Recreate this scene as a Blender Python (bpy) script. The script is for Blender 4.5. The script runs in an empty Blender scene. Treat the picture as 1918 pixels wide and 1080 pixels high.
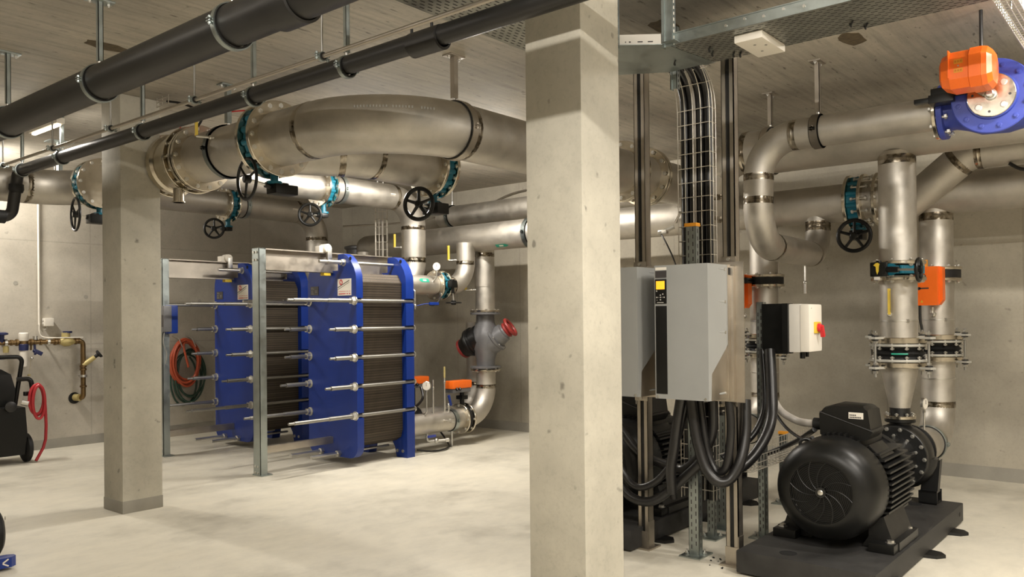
import bpy, bmesh, math, random
from mathutils import Vector, Matrix
random.seed(7)
SC = bpy.context.scene
COL = SC.collection
PI = math.pi
R = math.radians

# ---------------------------------------------------------------- camera
# room axes: X = along the long tray (right and away), Y = along the drain pipes (left and away), Z up, metres
CAMH = 1.60
def setup_camera():
    fpx, yaw, pitch, roll, cy = 1536.81, 0.692874, 0.005528, -0.010084, 587.4
    fx, fy = math.cos(yaw), math.sin(yaw)
    f = Vector((fx*math.cos(pitch), fy*math.cos(pitch), math.sin(pitch)))
    r = Vector((fy, -fx, 0)); u = r.cross(f)
    r2 = r*math.cos(roll) + u*math.sin(roll)
    u2 = u*math.cos(roll) - r*math.sin(roll)
    cd = bpy.data.cameras.new('camera')
    cd.sensor_width = 36.0; cd.sensor_fit = 'HORIZONTAL'
    cd.lens = fpx/1918*36
    cd.shift_y = (cy-540)/1918
    cd.clip_start = 0.05
    co = bpy.data.objects.new('camera', cd); COL.objects.link(co)
    m = Matrix.Identity(4)
    for i in range(3):
        m[i][0] = r2[i]; m[i][1] = u2[i]; m[i][2] = -f[i]
    m[2][3] = CAMH
    co.matrix_world = m
    SC.camera = co
setup_camera()
SC.view_settings.view_transform = 'Standard'
SC.view_settings.look = 'None'
SC.view_settings.gamma = 1.0
SC.view_settings.use_curve_mapping = False
SC.view_settings.exposure = 0.0
SC.cycles.use_denoising = True
SC.cycles.max_bounces = 10
SC.cycles.diffuse_bounces = 3
SC.cycles.sample_clamp_indirect = 6.0
w = bpy.data.worlds.new('world'); SC.world = w; w.use_nodes = True
w.node_tree.nodes['Background'].inputs[0].default_value = (0.9, 0.85, 0.75, 1)
w.node_tree.nodes['Background'].inputs[1].default_value = 0.05

# ---------------------------------------------------------------- room lamps: (x, y, z, axis, length, watts)
WARM = (1.0, 0.945, 0.86)
LAMPS = [
    (0.73, -1.2, 3.455, 'y', 1.5, 115), (0.73, 0.9, 3.455, 'y', 1.5, 130), (0.73, 3.2, 3.455, 'y', 1.5, 44), (0.73, 5.6, 3.455, 'y', 1.5, 7),
    (2.96, 7.80, 3.32, 'y', .62, 16), (3.05, 10.40, 3.40, 'y', 1.0, 120),
    (5.66, 6.62, 3.15, 'x', 1.2, 70), (6.78, 6.14, 3.42, 'y', 1.2, 118),
    (5.55, -0.08, 3.44, 'y', 1.2, 108), (3.1, -0.9, 3.455, 'y', 1.5, 195), (7.9, -0.9, 3.455, 'y', 1.5, 24),
]

# ---------------------------------------------------------------- mesh helpers
def V(*a): return Vector(a)
AX = {'x': V(1,0,0), 'y': V(0,1,0), 'z': V(0,0,1), '-x': V(-1,0,0), '-y': V(0,-1,0), '-z': V(0,0,-1)}
def ax(a): return AX[a].copy() if isinstance(a, str) else Vector(a).normalized()
def frame(d):
    d = d.normalized()
    up = V(0,0,1) if abs(d.z) < 0.95 else V(1,0,0)
    a = up.cross(d).normalized(); b = d.cross(a).normalized()
    return a, b
WL = {}
def wloc(o): return WL.get(o.name, V(0,0,0)) if o else V(0,0,0)

class MB:
    def __init__(s): s.bm = bmesh.new(); s.split = 0
    def pattern(s):
        """faces added from here on take the second material"""
        s.bm.faces.ensure_lookup_table(); s.split = len(s.bm.faces); return s
    def box(s, lo, hi, bev=0.0, rot=None, piv=None):
        lo = Vector(lo); hi = Vector(hi)
        r = bmesh.ops.create_cube(s.bm, size=1.0)
        vs = r['verts']; c = (lo+hi)/2; d = hi-lo
        for v in vs: v.co = Vector((v.co.x*d.x, v.co.y*d.y, v.co.z*d.z)) + c
        if bev > 0:
            es = list({e for v in vs for e in v.link_edges})
            b = bmesh.ops.bevel(s.bm, geom=es, offset=bev, segments=2, affect='EDGES', profile=0.7)
            vs = list({v for f in b['faces'] for v in f.verts} | {v for v in vs if v.is_valid})
        if rot is not None:
            p = Vector(piv) if piv is not None else c
            for v in vs: v.co = p + rot @ (v.co-p)
        return s
    def cbox(s, c, d, bev=0.0, rot=None, piv=None):
        c = Vector(c); d = Vector(d)/2
        return s.box(c-d, c+d, bev, rot, piv)
    def tube(s, path, r, seg=16, caps=True, closed=False, sq=None):
        path = [Vector(p) for p in path]; n = len(path)
        rs = r if isinstance(r, (list, tuple)) else [r]*n
        T = []
        for i in range(n):
            if closed: t = path[(i+1) % n]-path[i-1]
            else: t = path[min(i+1, n-1)]-path[max(i-1, 0)]
            T.append(t.normalized() if t.length > 1e-9 else (T[-1] if T else V(0,0,1)))
        a, b = frame(T[0]); rings = []
        for i in range(n):
            if i:
                q = T[i-1].rotation_difference(T[i]); a = q @ a; b = q @ b
            rings.append([s.bm.verts.new(path[i] + (a*math.cos(2*PI*k/seg)+b*math.sin(2*PI*k/seg))*rs[i]) for k in range(seg)])
        m = n if closed else n-1
        for i in range(m):
            A, B = rings[i], rings[(i+1) % n]
            for k in range(seg):
                try: s.bm.faces.new((A[k], A[(k+1) % seg], B[(k+1) % seg], B[k]))
                except ValueError: pass
        if caps and not closed:
            s.bm.faces.new(list(reversed(rings[0]))); s.bm.faces.new(rings[-1])
        return s
    def cyl(s, p0, p1, r, seg=16, r2=None, caps=True):
        return s.tube([p0, p1], [r, r if r2 is None else r2], seg, caps)
    def lathe(s, o, axis, prof, seg=24, caps=True):
        """prof: list of (distance along axis, radius)"""
        o = Vector(o); d = ax(axis); a, b = frame(d); rings = []
        for t, r in prof:
            r = max(r, 1e-5)
            rings.append([s.bm.verts.new(o+d*t+(a*math.cos(2*PI*k/seg)+b*math.sin(2*PI*k/seg))*r) for k in range(seg)])
        for A, B in zip(rings, rings[1:]):
            for k in range(seg): s.bm.faces.new((A[k], A[(k+1) % seg], B[(k+1) % seg], B[k]))
        if caps:
            s.bm.faces.new(list(reversed(rings[0]))); s.bm.faces.new(rings[-1])
        return s
    def ringtube(s, c, axis, rin, rout, t, seg=32):
        """flat annular ring with thickness t centred on c"""
        d = ax(axis); return s.lathe(Vector(c)-d*t/2, d, [(0, rin), (0, rout), (t, rout), (t, rin), (0, rin)], seg, caps=False)
    def torus(s, c, axis, rad, r, seg=32, rs=8, a0=0, a1=2*PI):
        d = ax(axis); a, b = frame(d); full = abs(a1-a0-2*PI) < 1e-6
        n = seg if full else seg+1
        pts = [Vector(c)+(a*math.cos(a0+(a1-a0)*k/seg)+b*math.sin(a0+(a1-a0)*k/seg))*rad for k in range(n)]
        return s.tube(pts, r, rs, closed=full)
    def prism(s, poly, axis, t0, t1, flip=False):
        """poly: 2D points; axis x -> (y,z), y -> (x,z), z -> (x,y)"""
        mk = {'x': lambda p, t: V(t, p[0], p[1]), 'y': lambda p, t: V(p[0], t, p[1]), 'z': lambda p, t: V(p[0], p[1], t)}[axis]
        A = [s.bm.verts.new(mk(p, t0)) for p in poly]; B = [s.bm.verts.new(mk(p, t1)) for p in poly]
        n = len(poly)
        s.bm.faces.new(A); s.bm.faces.new(list(reversed(B)))
        for i in range(n): s.bm.faces.new((A[i], B[i], B[(i+1) % n], A[(i+1) % n]))
        return s
    def loft(s, loops, caps=True):
        L = [[s.bm.verts.new(Vector(p)) for p in lp] for lp in loops]; n = len(L[0])
        for A, B in zip(L, L[1:]):
            for k in range(n): s.bm.faces.new((A[k], A[(k+1) % n], B[(k+1) % n], B[k]))
        if caps: s.bm.faces.new(list(reversed(L[0]))); s.bm.faces.new(L[-1])
        return s
    def sphere(s, c, r, seg=16, sc=(1,1,1)):
        m = Matrix.Translation(Vector(c)) @ Matrix.Diagonal((r*sc[0], r*sc[1], r*sc[2], 1))
        bmesh.ops.create_uvsphere(s.bm, u_segments=seg, v_segments=max(6, seg//2), radius=1.0, matrix=m); return s
    def hexa(s, c, axis, r, t):
        d = ax(axis); return s.lathe(Vector(c)-d*t/2, d, [(0, r), (t, r)], 6)
    def data(s, name, m, smooth=True, ang=0.55):
        bm = s.bm
        bmesh.ops.recalc_face_normals(bm, faces=bm.faces[:])
        if smooth:
            for f in bm.faces: f.smooth = True
            for e in bm.edges:
                if len(e.link_faces) == 2: e.smooth = e.calc_face_angle(0.0) < ang
        me = bpy.data.meshes.new(name); bm.to_mesh(me); bm.free()
        if m: me.materials.append(m)
        return me
    def build(s, name, m, parent=None, smooth=True, label=None, kind=None, ang=0.55, m2=None):
        base = wloc(parent)
        if m2:
            for k, f in enumerate(s.bm.faces):
                if k >= s.split: f.material_index = 1
        if parent is not None:
            for v in s.bm.verts: v.co -= base
        o = bpy.data.objects.new(name, s.data(name, m, smooth, ang))
        if m2: o.data.materials.append(m2)
        COL.objects.link(o)
        if parent is not None:
            o.parent = parent
            WL[o.name] = base
        if label: o['label'] = label
        if kind: o['kind'] = kind
        return o

def thing(name, label, cat, loc=(0,0,0), group=None):
    o = bpy.data.objects.new(name, None); COL.objects.link(o)
    o.empty_display_size = 0.1
    o.location = loc; WL[o.name] = Vector(loc)
    o['label'] = label; o['category'] = cat
    if group: o['group'] = group
    return o
def tag(o, label, cat, group=None):
    o['label'] = label; o['category'] = cat
    if group: o['group'] = group
    return o
def struct(name, mb, m, smooth=True):
    o = mb.build(name, m, None, smooth); o['kind'] = 'structure'; return o
def dup(o, off, label=None, parent=None, group=None):
    """a thing with copies of its parts and sub-parts, moved by off"""
    c = o.copy(); COL.objects.link(c)
    if parent is None:
        c.location = o.location + Vector(off)
        WL[c.name] = wloc(o)+Vector(off)
        if label: c['label'] = label
        if group: c['group'] = group
    else: c.parent = parent
    for ch in list(o.children): dup(ch, off, parent=c)
    return c
def bend(pts, rad, n=9):
    """polyline with filleted corners; rad number or list per inner corner"""
    P = [Vector(p) for p in pts]; out = [P[0]]
    for i in range(1, len(P)-1):
        r = rad[i-1] if isinstance(rad, (list, tuple)) else rad
        a = (P[i-1]-P[i]).normalized(); b = (P[i+1]-P[i]).normalized()
        th = a.angle(b)
        if th > PI-0.01 or r <= 0: out.append(P[i]); continue
        d = r/math.tan(th/2)
        c = P[i]+(a+b).normalized()*(r/math.sin(th/2))
        s = P[i]+a*d; e = P[i]+b*d
        u = s-c; v = e-c; tot = u.angle(v)
        k = u.cross(v).normalized()
        for j in range(n+1): out.append(c+Matrix.Rotation(tot*j/n, 3, k) @ u)
    out.append(P[-1]); return out
def smooth_path(pts, n=10):
    P = [Vector(p) for p in pts]; P = [P[0]*2-P[1]]+P+[P[-1]*2-P[-2]]; out = []
    for i in range(1, len(P)-2):
        for j in range(n):
            t = j/n; a, b, c, d = P[i-1], P[i], P[i+1], P[i+2]
            out.append(0.5*((2*b)+(c-a)*t+(2*a-5*b+4*c-d)*t*t+(3*b-a-3*c+d)*t**3))
    out.append(P[-2]); return out

# ---------------------------------------------------------------- materials
def srgb(r, g, b):
    f = lambda c: (c/255/12.92) if c/255 <= 0.04045 else ((c/255+0.055)/1.055)**2.4
    return (f(r), f(g), f(b), 1)
class NT:
    def __init__(s, name):
        s.m = bpy.data.materials.new(name); s.m.use_nodes = True
        s.n = s.m.node_tree.nodes; s.l = s.m.node_tree.links
        s.b = s.n['Principled BSDF']; s.tc = s.n.new('ShaderNodeTexCoord')
    def mapped(s, scale=(1,1,1), loc=(0,0,0)):
        mp = s.n.new('ShaderNodeMapping'); mp.inputs['Scale'].default_value = scale; mp.inputs['Location'].default_value = loc
        s.l.new(s.tc.outputs['Object'], mp.inputs[0]); return mp.outputs[0]
    def noise(s, vec, scale, detail=5, rough=0.6):
        t = s.n.new('ShaderNodeTexNoise'); t.inputs['Scale'].default_value = scale
        t.inputs['Detail'].default_value = detail; t.inputs['Roughness'].default_value = rough
        s.l.new(vec, t.inputs['Vector']); return t.outputs['Fac']
    def ramp(s, fac, stops):
        r = s.n.new('ShaderNodeValToRGB'); e = r.color_ramp.elements
        e[0].position, e[0].color = stops[0]; e[1].position, e[1].color = stops[-1]
        for p, c in stops[1:-1]:
            x = e.new(p); x.color = c
        s.l.new(fac, r.inputs[0]); return r.outputs[0]
    def mix(s, a, b, fac, mode='MIX'):
        x = s.n.new('ShaderNodeMix'); x.data_type = 'RGBA'; x.blend_type = mode
        for sock, val in ((x.inputs[0], fac), (x.inputs[6], a), (x.inputs[7], b)):
            if hasattr(val, 'is_linked'): s.l.new(val, sock)
            else: sock.default_value = val
        return x.outputs[2]
    def rng(s, fac, a, b, lo=0.0, hi=1.0):
        x = s.n.new('ShaderNodeMapRange'); x.inputs[1].default_value = lo; x.inputs[2].default_value = hi
        x.inputs[3].default_value = a; x.inputs[4].default_value = b
        s.l.new(fac, x.inputs[0]); return x.outputs[0]
    def bump(s, h, strength=0.2, dist=0.01):
        x = s.n.new('ShaderNodeBump'); x.inputs['Strength'].default_value = strength; x.inputs['Distance'].default_value = dist
        s.l.new(h, x.inputs['Height']); s.l.new(x.outputs[0], s.b.inputs['Normal'])
    def set(s, **k):
        for n, v in k.items():
            sock = s.b.inputs[{'col': 'Base Color', 'rough': 'Roughness', 'metal': 'Metallic', 'spec': 'Specular IOR Level', 'coat': 'Coat Weight'}[n]]
            if hasattr(v, 'is_linked'): s.l.new(v, sock)
            else: sock.default_value = v
        return s.m
W1, K0 = (1,1,1,1), (0,0,0,1)
def g(v): return (v, v, v, 1)
def simple(name, rgb, rough=0.5, metal=0.0, var=0.12, scale=6.0, spec=0.5, bump=0.0):
    t = NT(name); c = srgb(*rgb)
    nz = t.noise(t.mapped(), scale, 6, 0.65)
    d = tuple(x*(1-var) for x in c[:3])+(1,); l = tuple(min(1, x*(1+var)) for x in c[:3])+(1,)
    t.set(col=t.ramp(nz, [(0.3, d), (0.7, l)]), rough=t.rng(nz, max(0.02, rough-0.08), min(1, rough+0.08)), metal=metal, spec=spec)
    if bump: t.bump(t.noise(t.mapped(), scale*14, 4), bump, 0.004)
    return t.m
def concrete(name, base, panel=None, boards=False, pits=0.5, swap=None):
    t = NT(name); c = srgb(*base); v = t.mapped()
    big = t.noise(v, 0.55, 6, 0.6); mid = t.noise(v, 3.2, 8, 0.65); fine = t.noise(v, 38, 4, 0.7)
    dk = tuple(x*0.74 for x in c[:3])+(1,); lt = tuple(min(1, x*1.17) for x in c[:3])+(1,)
    col = t.ramp(big, [(0.32, dk), (0.5, c), (0.68, lt)])
    col = t.mix(col, t.ramp(mid, [(0.3, g(0.80)), (0.62, g(1.0)), (0.8, g(1.08))]), 0.75, 'MULTIPLY')
    col = t.mix(col, t.ramp(fine, [(0.25, g(0.78)), (0.5, g(1.0))]), 0.55, 'MULTIPLY')
    pit = t.noise(v, 13.0, 2, 0.4)
    col = t.mix(col, t.ramp(pit, [(0.22, g(0.45)), (0.29, g(1.0))]), pits, 'MULTIPLY')
    if boards:
        sv = t.mapped((0.55, 7.5, 1)); st = t.noise(sv, 2.6, 7, 0.66)
        col = t.mix(col, t.ramp(st, [(0.30, g(0.60)), (0.50, g(1.0)), (0.70, g(1.22))]), 0.62, 'MULTIPLY')
        sp = t.noise(t.mapped((2.2, 9, 1)), 3.1, 4, 0.55)
        col = t.mix(col, t.ramp(sp, [(0.29, g(0.30)), (0.36, g(1.0))]), 0.8, 'MULTIPLY')
    if panel:
        br = t.n.new('ShaderNodeTexBrick'); br.offset = 0.0
        br.inputs['Color1'].default_value = W1; br.inputs['Color2'].default_value = g(0.94); br.inputs['Mortar'].default_value = g(0.70)
        br.inputs['Scale'].default_value = 1.0; br.inputs['Mortar Size'].default_value = 0.012; br.inputs['Mortar Smooth'].default_value = 0.6
        br.inputs['Brick Width'].default_value = panel[0]; br.inputs['Row Height'].default_value = panel[1]
        sx = t.n.new('ShaderNodeSeparateXYZ'); cb = t.n.new('ShaderNodeCombineXYZ'); t.l.new(v, sx.inputs[0])
        t.l.new(sx.outputs[swap or 0], cb.inputs[0]); t.l.new(sx.outputs[2], cb.inputs[1]); t.l.new(cb.outputs[0], br.inputs['Vector'])
        col = t.mix(col, br.outputs['Color'], 0.5, 'MULTIPLY')
    t.set(col=col, rough=t.rng(mid, 0.62, 0.85), spec=0.35)
    t.bump(t.mix(fine, pit, 0.5), 0.22, 0.004)
    return t.m
M = {}
M['wall_l'] = concrete('concrete_wall_left', (182, 175, 162), (2.4, 1.32), swap=0)
M['wall_r'] = concrete('concrete_wall_right', (172, 165, 150), (1.22, 2.64), swap=1)
M['wall'] = concrete('concrete_wall', (176, 169, 155))
M['ceil'] = concrete('concrete_ceiling', (180, 173, 160), boards=True, pits=0.6)
M['column'] = concrete('concrete_column', (194, 189, 175), pits=0.9)
def floor_mat():
    t = NT('coated_floor'); v = t.mapped(); c = srgb(220, 214, 198)
    big = t.noise(v, 0.9, 7, 0.62); sm = t.noise(t.mapped((1.0, 1.6, 1)), 4.5, 7, 0.7); fine = t.noise(v, 60, 3, 0.6)
    col = t.ramp(big, [(0.3, srgb(186, 180, 165)), (0.5, c), (0.7, srgb(226, 219, 201))])
    col = t.mix(col, t.ramp(sm, [(0.3, g(0.86)), (0.55, g(1.0)), (0.75, g(1.06))]), 0.8, 'MULTIPLY')
    sp = t.noise(v, 24, 2, 0.4)
    col = t.mix(col, t.ramp(sp, [(0.2, g(0.55)), (0.24, g(1.0))]), 0.6, 'MULTIPLY')
    t.set(col=col, rough=t.rng(sm, 0.34, 0.62), spec=0.45)
    t.bump(t.mix(sm, fine, 0.4), 0.10, 0.004); return t.m
M['floor'] = floor_mat()
M['basepaint'] = simple('grey_base_paint', (150, 146, 136), 0.5, 0, 0.12, 3.0)
def steel(name, base, r0=0.30, r1=0.46, blot=0.25):
    t = NT(name); c = srgb(*base); v = t.mapped()
    a = t.noise(v, 2.4, 6, 0.6); b = t.noise(v, 9, 5, 0.7)
    col = t.ramp(a, [(0.28, tuple(x*(1-blot) for x in c[:3])+(1,)), (0.55, c), (0.75, tuple(min(1, x*1.1) for x in c[:3])+(1,))])
    col = t.mix(col, t.ramp(b, [(0.25, g(0.82)), (0.55, W1)]), 0.6, 'MULTIPLY')
    t.set(col=col, metal=1.0, rough=t.rng(b, r0, r1, 0.3, 0.7)); t.bump(t.noise(v, 70, 3), 0.03, 0.002); return t.m
def weld_mat():
    t = NT('weld_tint'); v = t.mapped(); n = t.noise(v, 7.5, 3, 0.5)
    col = t.ramp(n, [(0.42, srgb(176, 168, 154)), (0.50, srgb(100, 92, 79)), (0.58, srgb(128, 118, 103)), (0.66, srgb(176, 168, 154))])
    t.set(col=col, metal=1.0, rough=t.rng(n, 0.34, 0.2, 0.4, 0.6)); return t.m
M['steel'] = steel('pickled_stainless', (200, 195, 186), 0.46, 0.62)
M['polished'] = steel('turned_stainless', (214, 206, 190), 0.14, 0.28, 0.15)
M['weld'] = weld_mat()
M['zinc'] = steel('galvanised', (176, 184, 182), 0.30, 0.5, 0.3)
M['zincd'] = steel('galvanised_channel', (172, 180, 178), 0.32, 0.52, 0.35)
M['chrome'] = steel('bright_zinc', (216, 214, 208), 0.3, 0.42, 0.1)
M['alu'] = steel('aluminium', (186, 178, 166), 0.35, 0.5, 0.15)
M['rod'] = steel('threaded_rod', (166, 164, 158), 0.42, 0.55, 0.12)
M['black'] = simple('black_plastic', (17, 17, 16), 0.36, 0, 0.2, 8, 0.35)
M['drain'] = simple('black_drain_pipe', (34, 33, 32), 0.40, 0, 0.18, 5)
M['rubber'] = simple('black_rubber', (15, 15, 15), 0.6, 0, 0.2, 9)
M['cable'] = simple('black_cable', (26, 25, 25), 0.34, 0, 0.15, 9)
M['iron'] = simple('black_cast_iron', (20, 20, 20), 0.38, 0, 0.2, 10, 0.5, 0.12)
M['basepl'] = simple('black_base_plate', (47, 46, 45), 0.55, 0, 0.4, 5, 0.4, 0.15)
M['zincl'] = simple('bright_zinc_plate', (196, 194, 186), 0.38, 0.45, 0.08, 6)
M['castgrey'] = simple('grey_cast_valve', (112, 112, 114), 0.42, 0.35, 0.15, 8)
M['blue'] = simple('blue_enamel', (14, 47, 128), 0.36, 0, 0.08, 5)
M['bluev'] = simple('blue_valve_paint', (52, 66, 150), 0.42, 0, 0.1, 9, 0.5, 0.1)
M['orange'] = simple('orange_plastic', (246, 112, 30), 0.38, 0, 0.05, 5)
M['teal'] = simple('teal_valve_paint', (18, 104, 126), 0.40, 0, 0.12, 9, 0.5, 0.08)
M['yellow'] = simple('yellow_enamel', (214, 184, 58), 0.45, 0, 0.1, 9)
M['cap'] = simple('orange_cap', (224, 150, 40), 0.5, 0, 0.08, 9)
M['red'] = simple('red_rubber_hose', (176, 44, 50), 0.42, 0, 0.1, 9)
M['rhose'] = simple('orange_red_hose', (178, 78, 48), 0.45, 0, 0.15, 9)
M['ghose'] = simple('green_hose', (44, 70, 58), 0.45, 0, 0.15, 9)
M['wheelred'] = simple('dark_red_handwheel', (140, 44, 40), 0.4, 0, 0.12, 9)
M['switchred'] = simple('red_plastic', (204, 40, 44), 0.35, 0, 0.05, 9)
M['brass'] = steel('brass', (138, 114, 80), 0.34, 0.52, 0.3)
M['brassl'] = simple('pale_brass', (188, 172, 116), 0.45, 0.3, 0.12, 12)
M['white'] = simple('white_plastic', (226, 220, 208), 0.42, 0, 0.03, 5)
M['whitel'] = simple('white_label', (234, 228, 216), 0.5, 0, 0.02, 5)
M['ltgrey'] = simple('light_grey_plastic', (206, 202, 194), 0.45, 0, 0.03, 5)
M['grey'] = simple('grey_drive_cover', (149, 150, 148), 0.45, 0, 0.03, 5)
M['greyl'] = simple('grey_drive_side', (172, 170, 168), 0.45, 0, 0.03, 5)
M['green'] = simple('green_label', (40, 150, 124), 0.45, 0, 0.05, 5)
M['hosegrey'] = simple('grey_corrugated_hose', (176, 170, 162), 0.45, 0, 0.08, 8)
M['wire'] = simple('white_zinc_wire', (206, 200, 188), 0.35, 0.6, 0.06, 8)
M['hole'] = simple('dark_hole', (6, 6, 6), 0.9)
M['redink'] = simple('red_ink', (196, 52, 52), 0.5)
M['darkink'] = simple('dark_ink', (60, 56, 56), 0.5)
M['paleink'] = simple('pale_ink', (150, 148, 142), 0.5)
M['navy'] = simple('navy_plastic', (38, 44, 84), 0.4)
def plates_mat():
    t = NT('plate_pack_edges'); v = t.mapped()
    wv = t.n.new('ShaderNodeTexWave'); wv.wave_type = 'BANDS'; wv.bands_direction = 'X'
    wv.inputs['Scale'].default_value = 38.0; wv.inputs['Distortion'].default_value = 0.6; wv.inputs['Detail'].default_value = 2
    t.l.new(v, wv.inputs['Vector'])
    w2 = t.n.new('ShaderNodeTexWave'); w2.wave_type = 'BANDS'; w2.bands_direction = 'Z'
    w2.inputs['Scale'].default_value = 11.0; w2.inputs['Distortion'].default_value = 0.4
    t.l.new(v, w2.inputs['Vector'])
    hz = t.noise(t.mapped((0.4, 0.4, 16)), 3.0, 4, 0.6)
    col = t.ramp(wv.outputs['Fac'], [(0.2, srgb(34, 30, 26)), (0.8, srgb(112, 100, 84))])
    col = t.mix(col, t.ramp(w2.outputs['Fac'], [(0.25, g(0.5)), (0.7, g(1.1))]), 0.75, 'MULTIPLY')  # horizontal bands paint the corrugation's reflection lines into the colour
    col = t.mix(col, t.ramp(hz, [(0.35, g(0.62)), (0.6, g(1.05))]), 0.8, 'MULTIPLY')
    t.set(col=col, rough=0.5, metal=0.55); t.bump(wv.outputs['Fac'], 0.5, 0.004); return t.m
M['plates'] = plates_mat()
def emis(name, rgb, s):
    t = NT(name); t.set(col=srgb(*rgb)); t.b.inputs['Emission Color'].default_value = srgb(*rgb); t.b.inputs['Emission Strength'].default_value = s; return t.m
M['screen'] = emis('lit_orange_screen', (250, 178, 40), 0.9)
M['tube'] = emis('lit_lamp_diffuser', (255, 232, 196), 9.0)
def tray_mat(name, ax_along):
    """galvanised tray sheet with rows of punched slots"""
    t = NT(name); v = t.mapped(); sx = t.n.new('ShaderNodeSeparateXYZ'); t.l.new(v, sx.inputs[0])
    br = t.n.new('ShaderNodeTexBrick'); br.offset = 0.5
    br.inputs['Scale'].default_value = 1.0; br.inputs['Brick Width'].default_value = 0.056; br.inputs['Row Height'].default_value = 0.031
    br.inputs['Mortar Size'].default_value = 0.0115; br.inputs['Mortar Smooth'].default_value = 0.02
    cb = t.n.new('ShaderNodeCombineXYZ'); t.l.new(sx.outputs[ax_along], cb.inputs[0]); t.l.new(sx.outputs[1-ax_along], cb.inputs[1]); t.l.new(cb.outputs[0], br.inputs['Vector'])
    nz = t.noise(v, 5, 4)
    sheet = t.ramp(nz, [(0.3, srgb(134, 136, 130)), (0.7, srgb(176, 176, 168))])
    hole = t.ramp(br.outputs['Fac'], [(0.4, W1), (0.6, K0)])
    t.set(col=t.mix(sheet, srgb(28, 26, 24), hole), metal=t.rng(hole, 0.9, 0.0), rough=t.rng(hole, 0.42, 0.9)); return t.m
M['tray_y'] = tray_mat('slotted_tray_along_y', 1)
M['tray_x'] = tray_mat('slotted_tray_along_x', 0)

# ---------------------------------------------------------------- setting
CEIL = 3.515
X0, X1, Y0, Y1 = -3.2, 9.0, -3.4, 11.24
struct('floor', MB().box((X0-.2, Y0-.2, -0.2), (X1+.2, Y1+.2, 0)), M['floor'])
struct('ceiling', MB().box((X0-.2, Y0-.2, CEIL), (X1+.2, Y1+.2, CEIL+0.2)), M['ceil'])
struct('wall_left', MB().box((X0-.2, Y1, 0), (X1+.2, Y1+.2, CEIL)), M['wall_l'])
struct('wall_right', MB().box((X1, Y0, 0), (X1+.2, Y1, CEIL)), M['wall_r'])
struct('wall_back', MB().box((X0, Y0-.2, 0), (X1, Y0, CEIL)), M['wall'])
struct('wall_side', MB().box((X0-.2, Y0, 0), (X0, Y1, CEIL)), M['wall'])
struct('baseboard_left', MB().box((X0, Y1-.004, 0), (X1, Y1, 0.12)), M['basepaint'])
struct('baseboard_right', MB().box((X1-.004, Y0, 0), (X1, Y1-.004, 0.13)), M['basepaint'])
def tie_hole(name, x, y, z, axis):
    o = MB().ringtube((x, y, z), axis, 0.0, 0.026, 0.004, 16).build(name, M['basepaint']); o['kind'] = 'structure'
for i, (x, y, z, a) in enumerate([(4.74, 11.239, 1.94, 'y'), (4.71, 11.239, 1.02, 'y'), (6.35, 11.239, 1.9, 'y'), (8.999, 2.93, 0.62, 'x'), (3.9, 11.239, 2.1, 'y')]):
    tie_hole('trim_%d' % (i+1), x, y, z, a)
# broken patches left in the soffit by embedded parts
for i, (x, y) in enumerate([(2.59, 5.78), (5.895, 1.80), (4.83, 2.66)]):
    pts = [(x+0.17*math.cos(a)*random.uniform(.75, 1.1), y+0.09*math.sin(a)*random.uniform(.75, 1.1)) for a in [k*2*PI/14 for k in range(14)]]
    o = MB().prism(pts, 'z', CEIL-0.003, CEIL+0.01).build('trim_%d' % (i+6), simple('rough_patch_%d' % i, (92, 80, 60), 0.9, 0, 0.35, 30)); o['kind'] = 'structure'

def column(x, y, s, label):
    t = thing('concrete_column', label, 'column', (x+s/2, y+s/2, 0))
    MB().box((x, y, 0), (x+s, y+s, CEIL), 0.012).build('shaft', M['column'], t)
    MB().box((x-.003, y-.003, 0), (x+s+.003, y+s+.003, 0.105), 0.008).build('painted_base', M['basepaint'], t)
    return t
column(3.18, 2.205, 0.335, 'square concrete column in the foreground, in the middle of the photo')
column(3.185, 6.88, 0.345, 'square concrete column farther back on the left, before the heat exchangers')

# ---------------------------------------------------------------- lamps
def lamp(x, y, z, a, L, watts, label):
    t = thing('batten_lamp', label, 'lamp', (x, y, z+0.05), 'ceiling batten lamps')
    d = (L/2, .035, .03) if a == 'x' else (.035, L/2, .03)
    MB().box((x-d[0], y-d[1], z), (x+d[0], y+d[1], z+0.05), 0.01).build('housing', M['white'], t)
    dd = (d[0]-.03, .016) if a == 'x' else (.016, d[1]-.03)
    MB().box((x-dd[0], y-dd[1], z-0.016), (x+dd[0], y+dd[1], z+0.001), 0.008).build('diffuser', M['tube'], t)
    for k in (-1, 1):
        p = V(x+(k*L*.33 if a == 'x' else 0), y+(k*L*.33 if a == 'y' else 0), z+0.05)
        MB().cyl(p, (p.x, p.y, CEIL), 0.005, 8).build('suspension_rod', M['zinc'], t)
    # the lamp's own light: one strip to each side of the tube
    for sg in (-1, 1):
        ld = bpy.data.lights.new('lamp_light', 'AREA'); ld.shape = 'RECTANGLE'
        ld.size = L-0.06; ld.size_y = 0.035; ld.energy = watts/2; ld.color = WARM
        lo = bpy.data.objects.new('lamp_light', ld); COL.objects.link(lo)
        off = sg*0.022
        lo.location = (x+(off if a == 'y' else 0), y+(off if a == 'x' else 0), z-0.028)
        d = V(sg*math.sin(R(48)), 0, -math.cos(R(48))) if a == 'y' else V(0, sg*math.sin(R(48)), -math.cos(R(48)))
        zz = -d; xx = V(0,1,0) if a == 'y' else V(1,0,0); yy = zz.cross(xx)
        m = Matrix.Identity(4)
        for i in range(3): m[i][0] = xx[i]; m[i][1] = yy[i]; m[i][2] = zz[i]
        m.translation = lo.location
        lo.matrix_world = m
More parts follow.
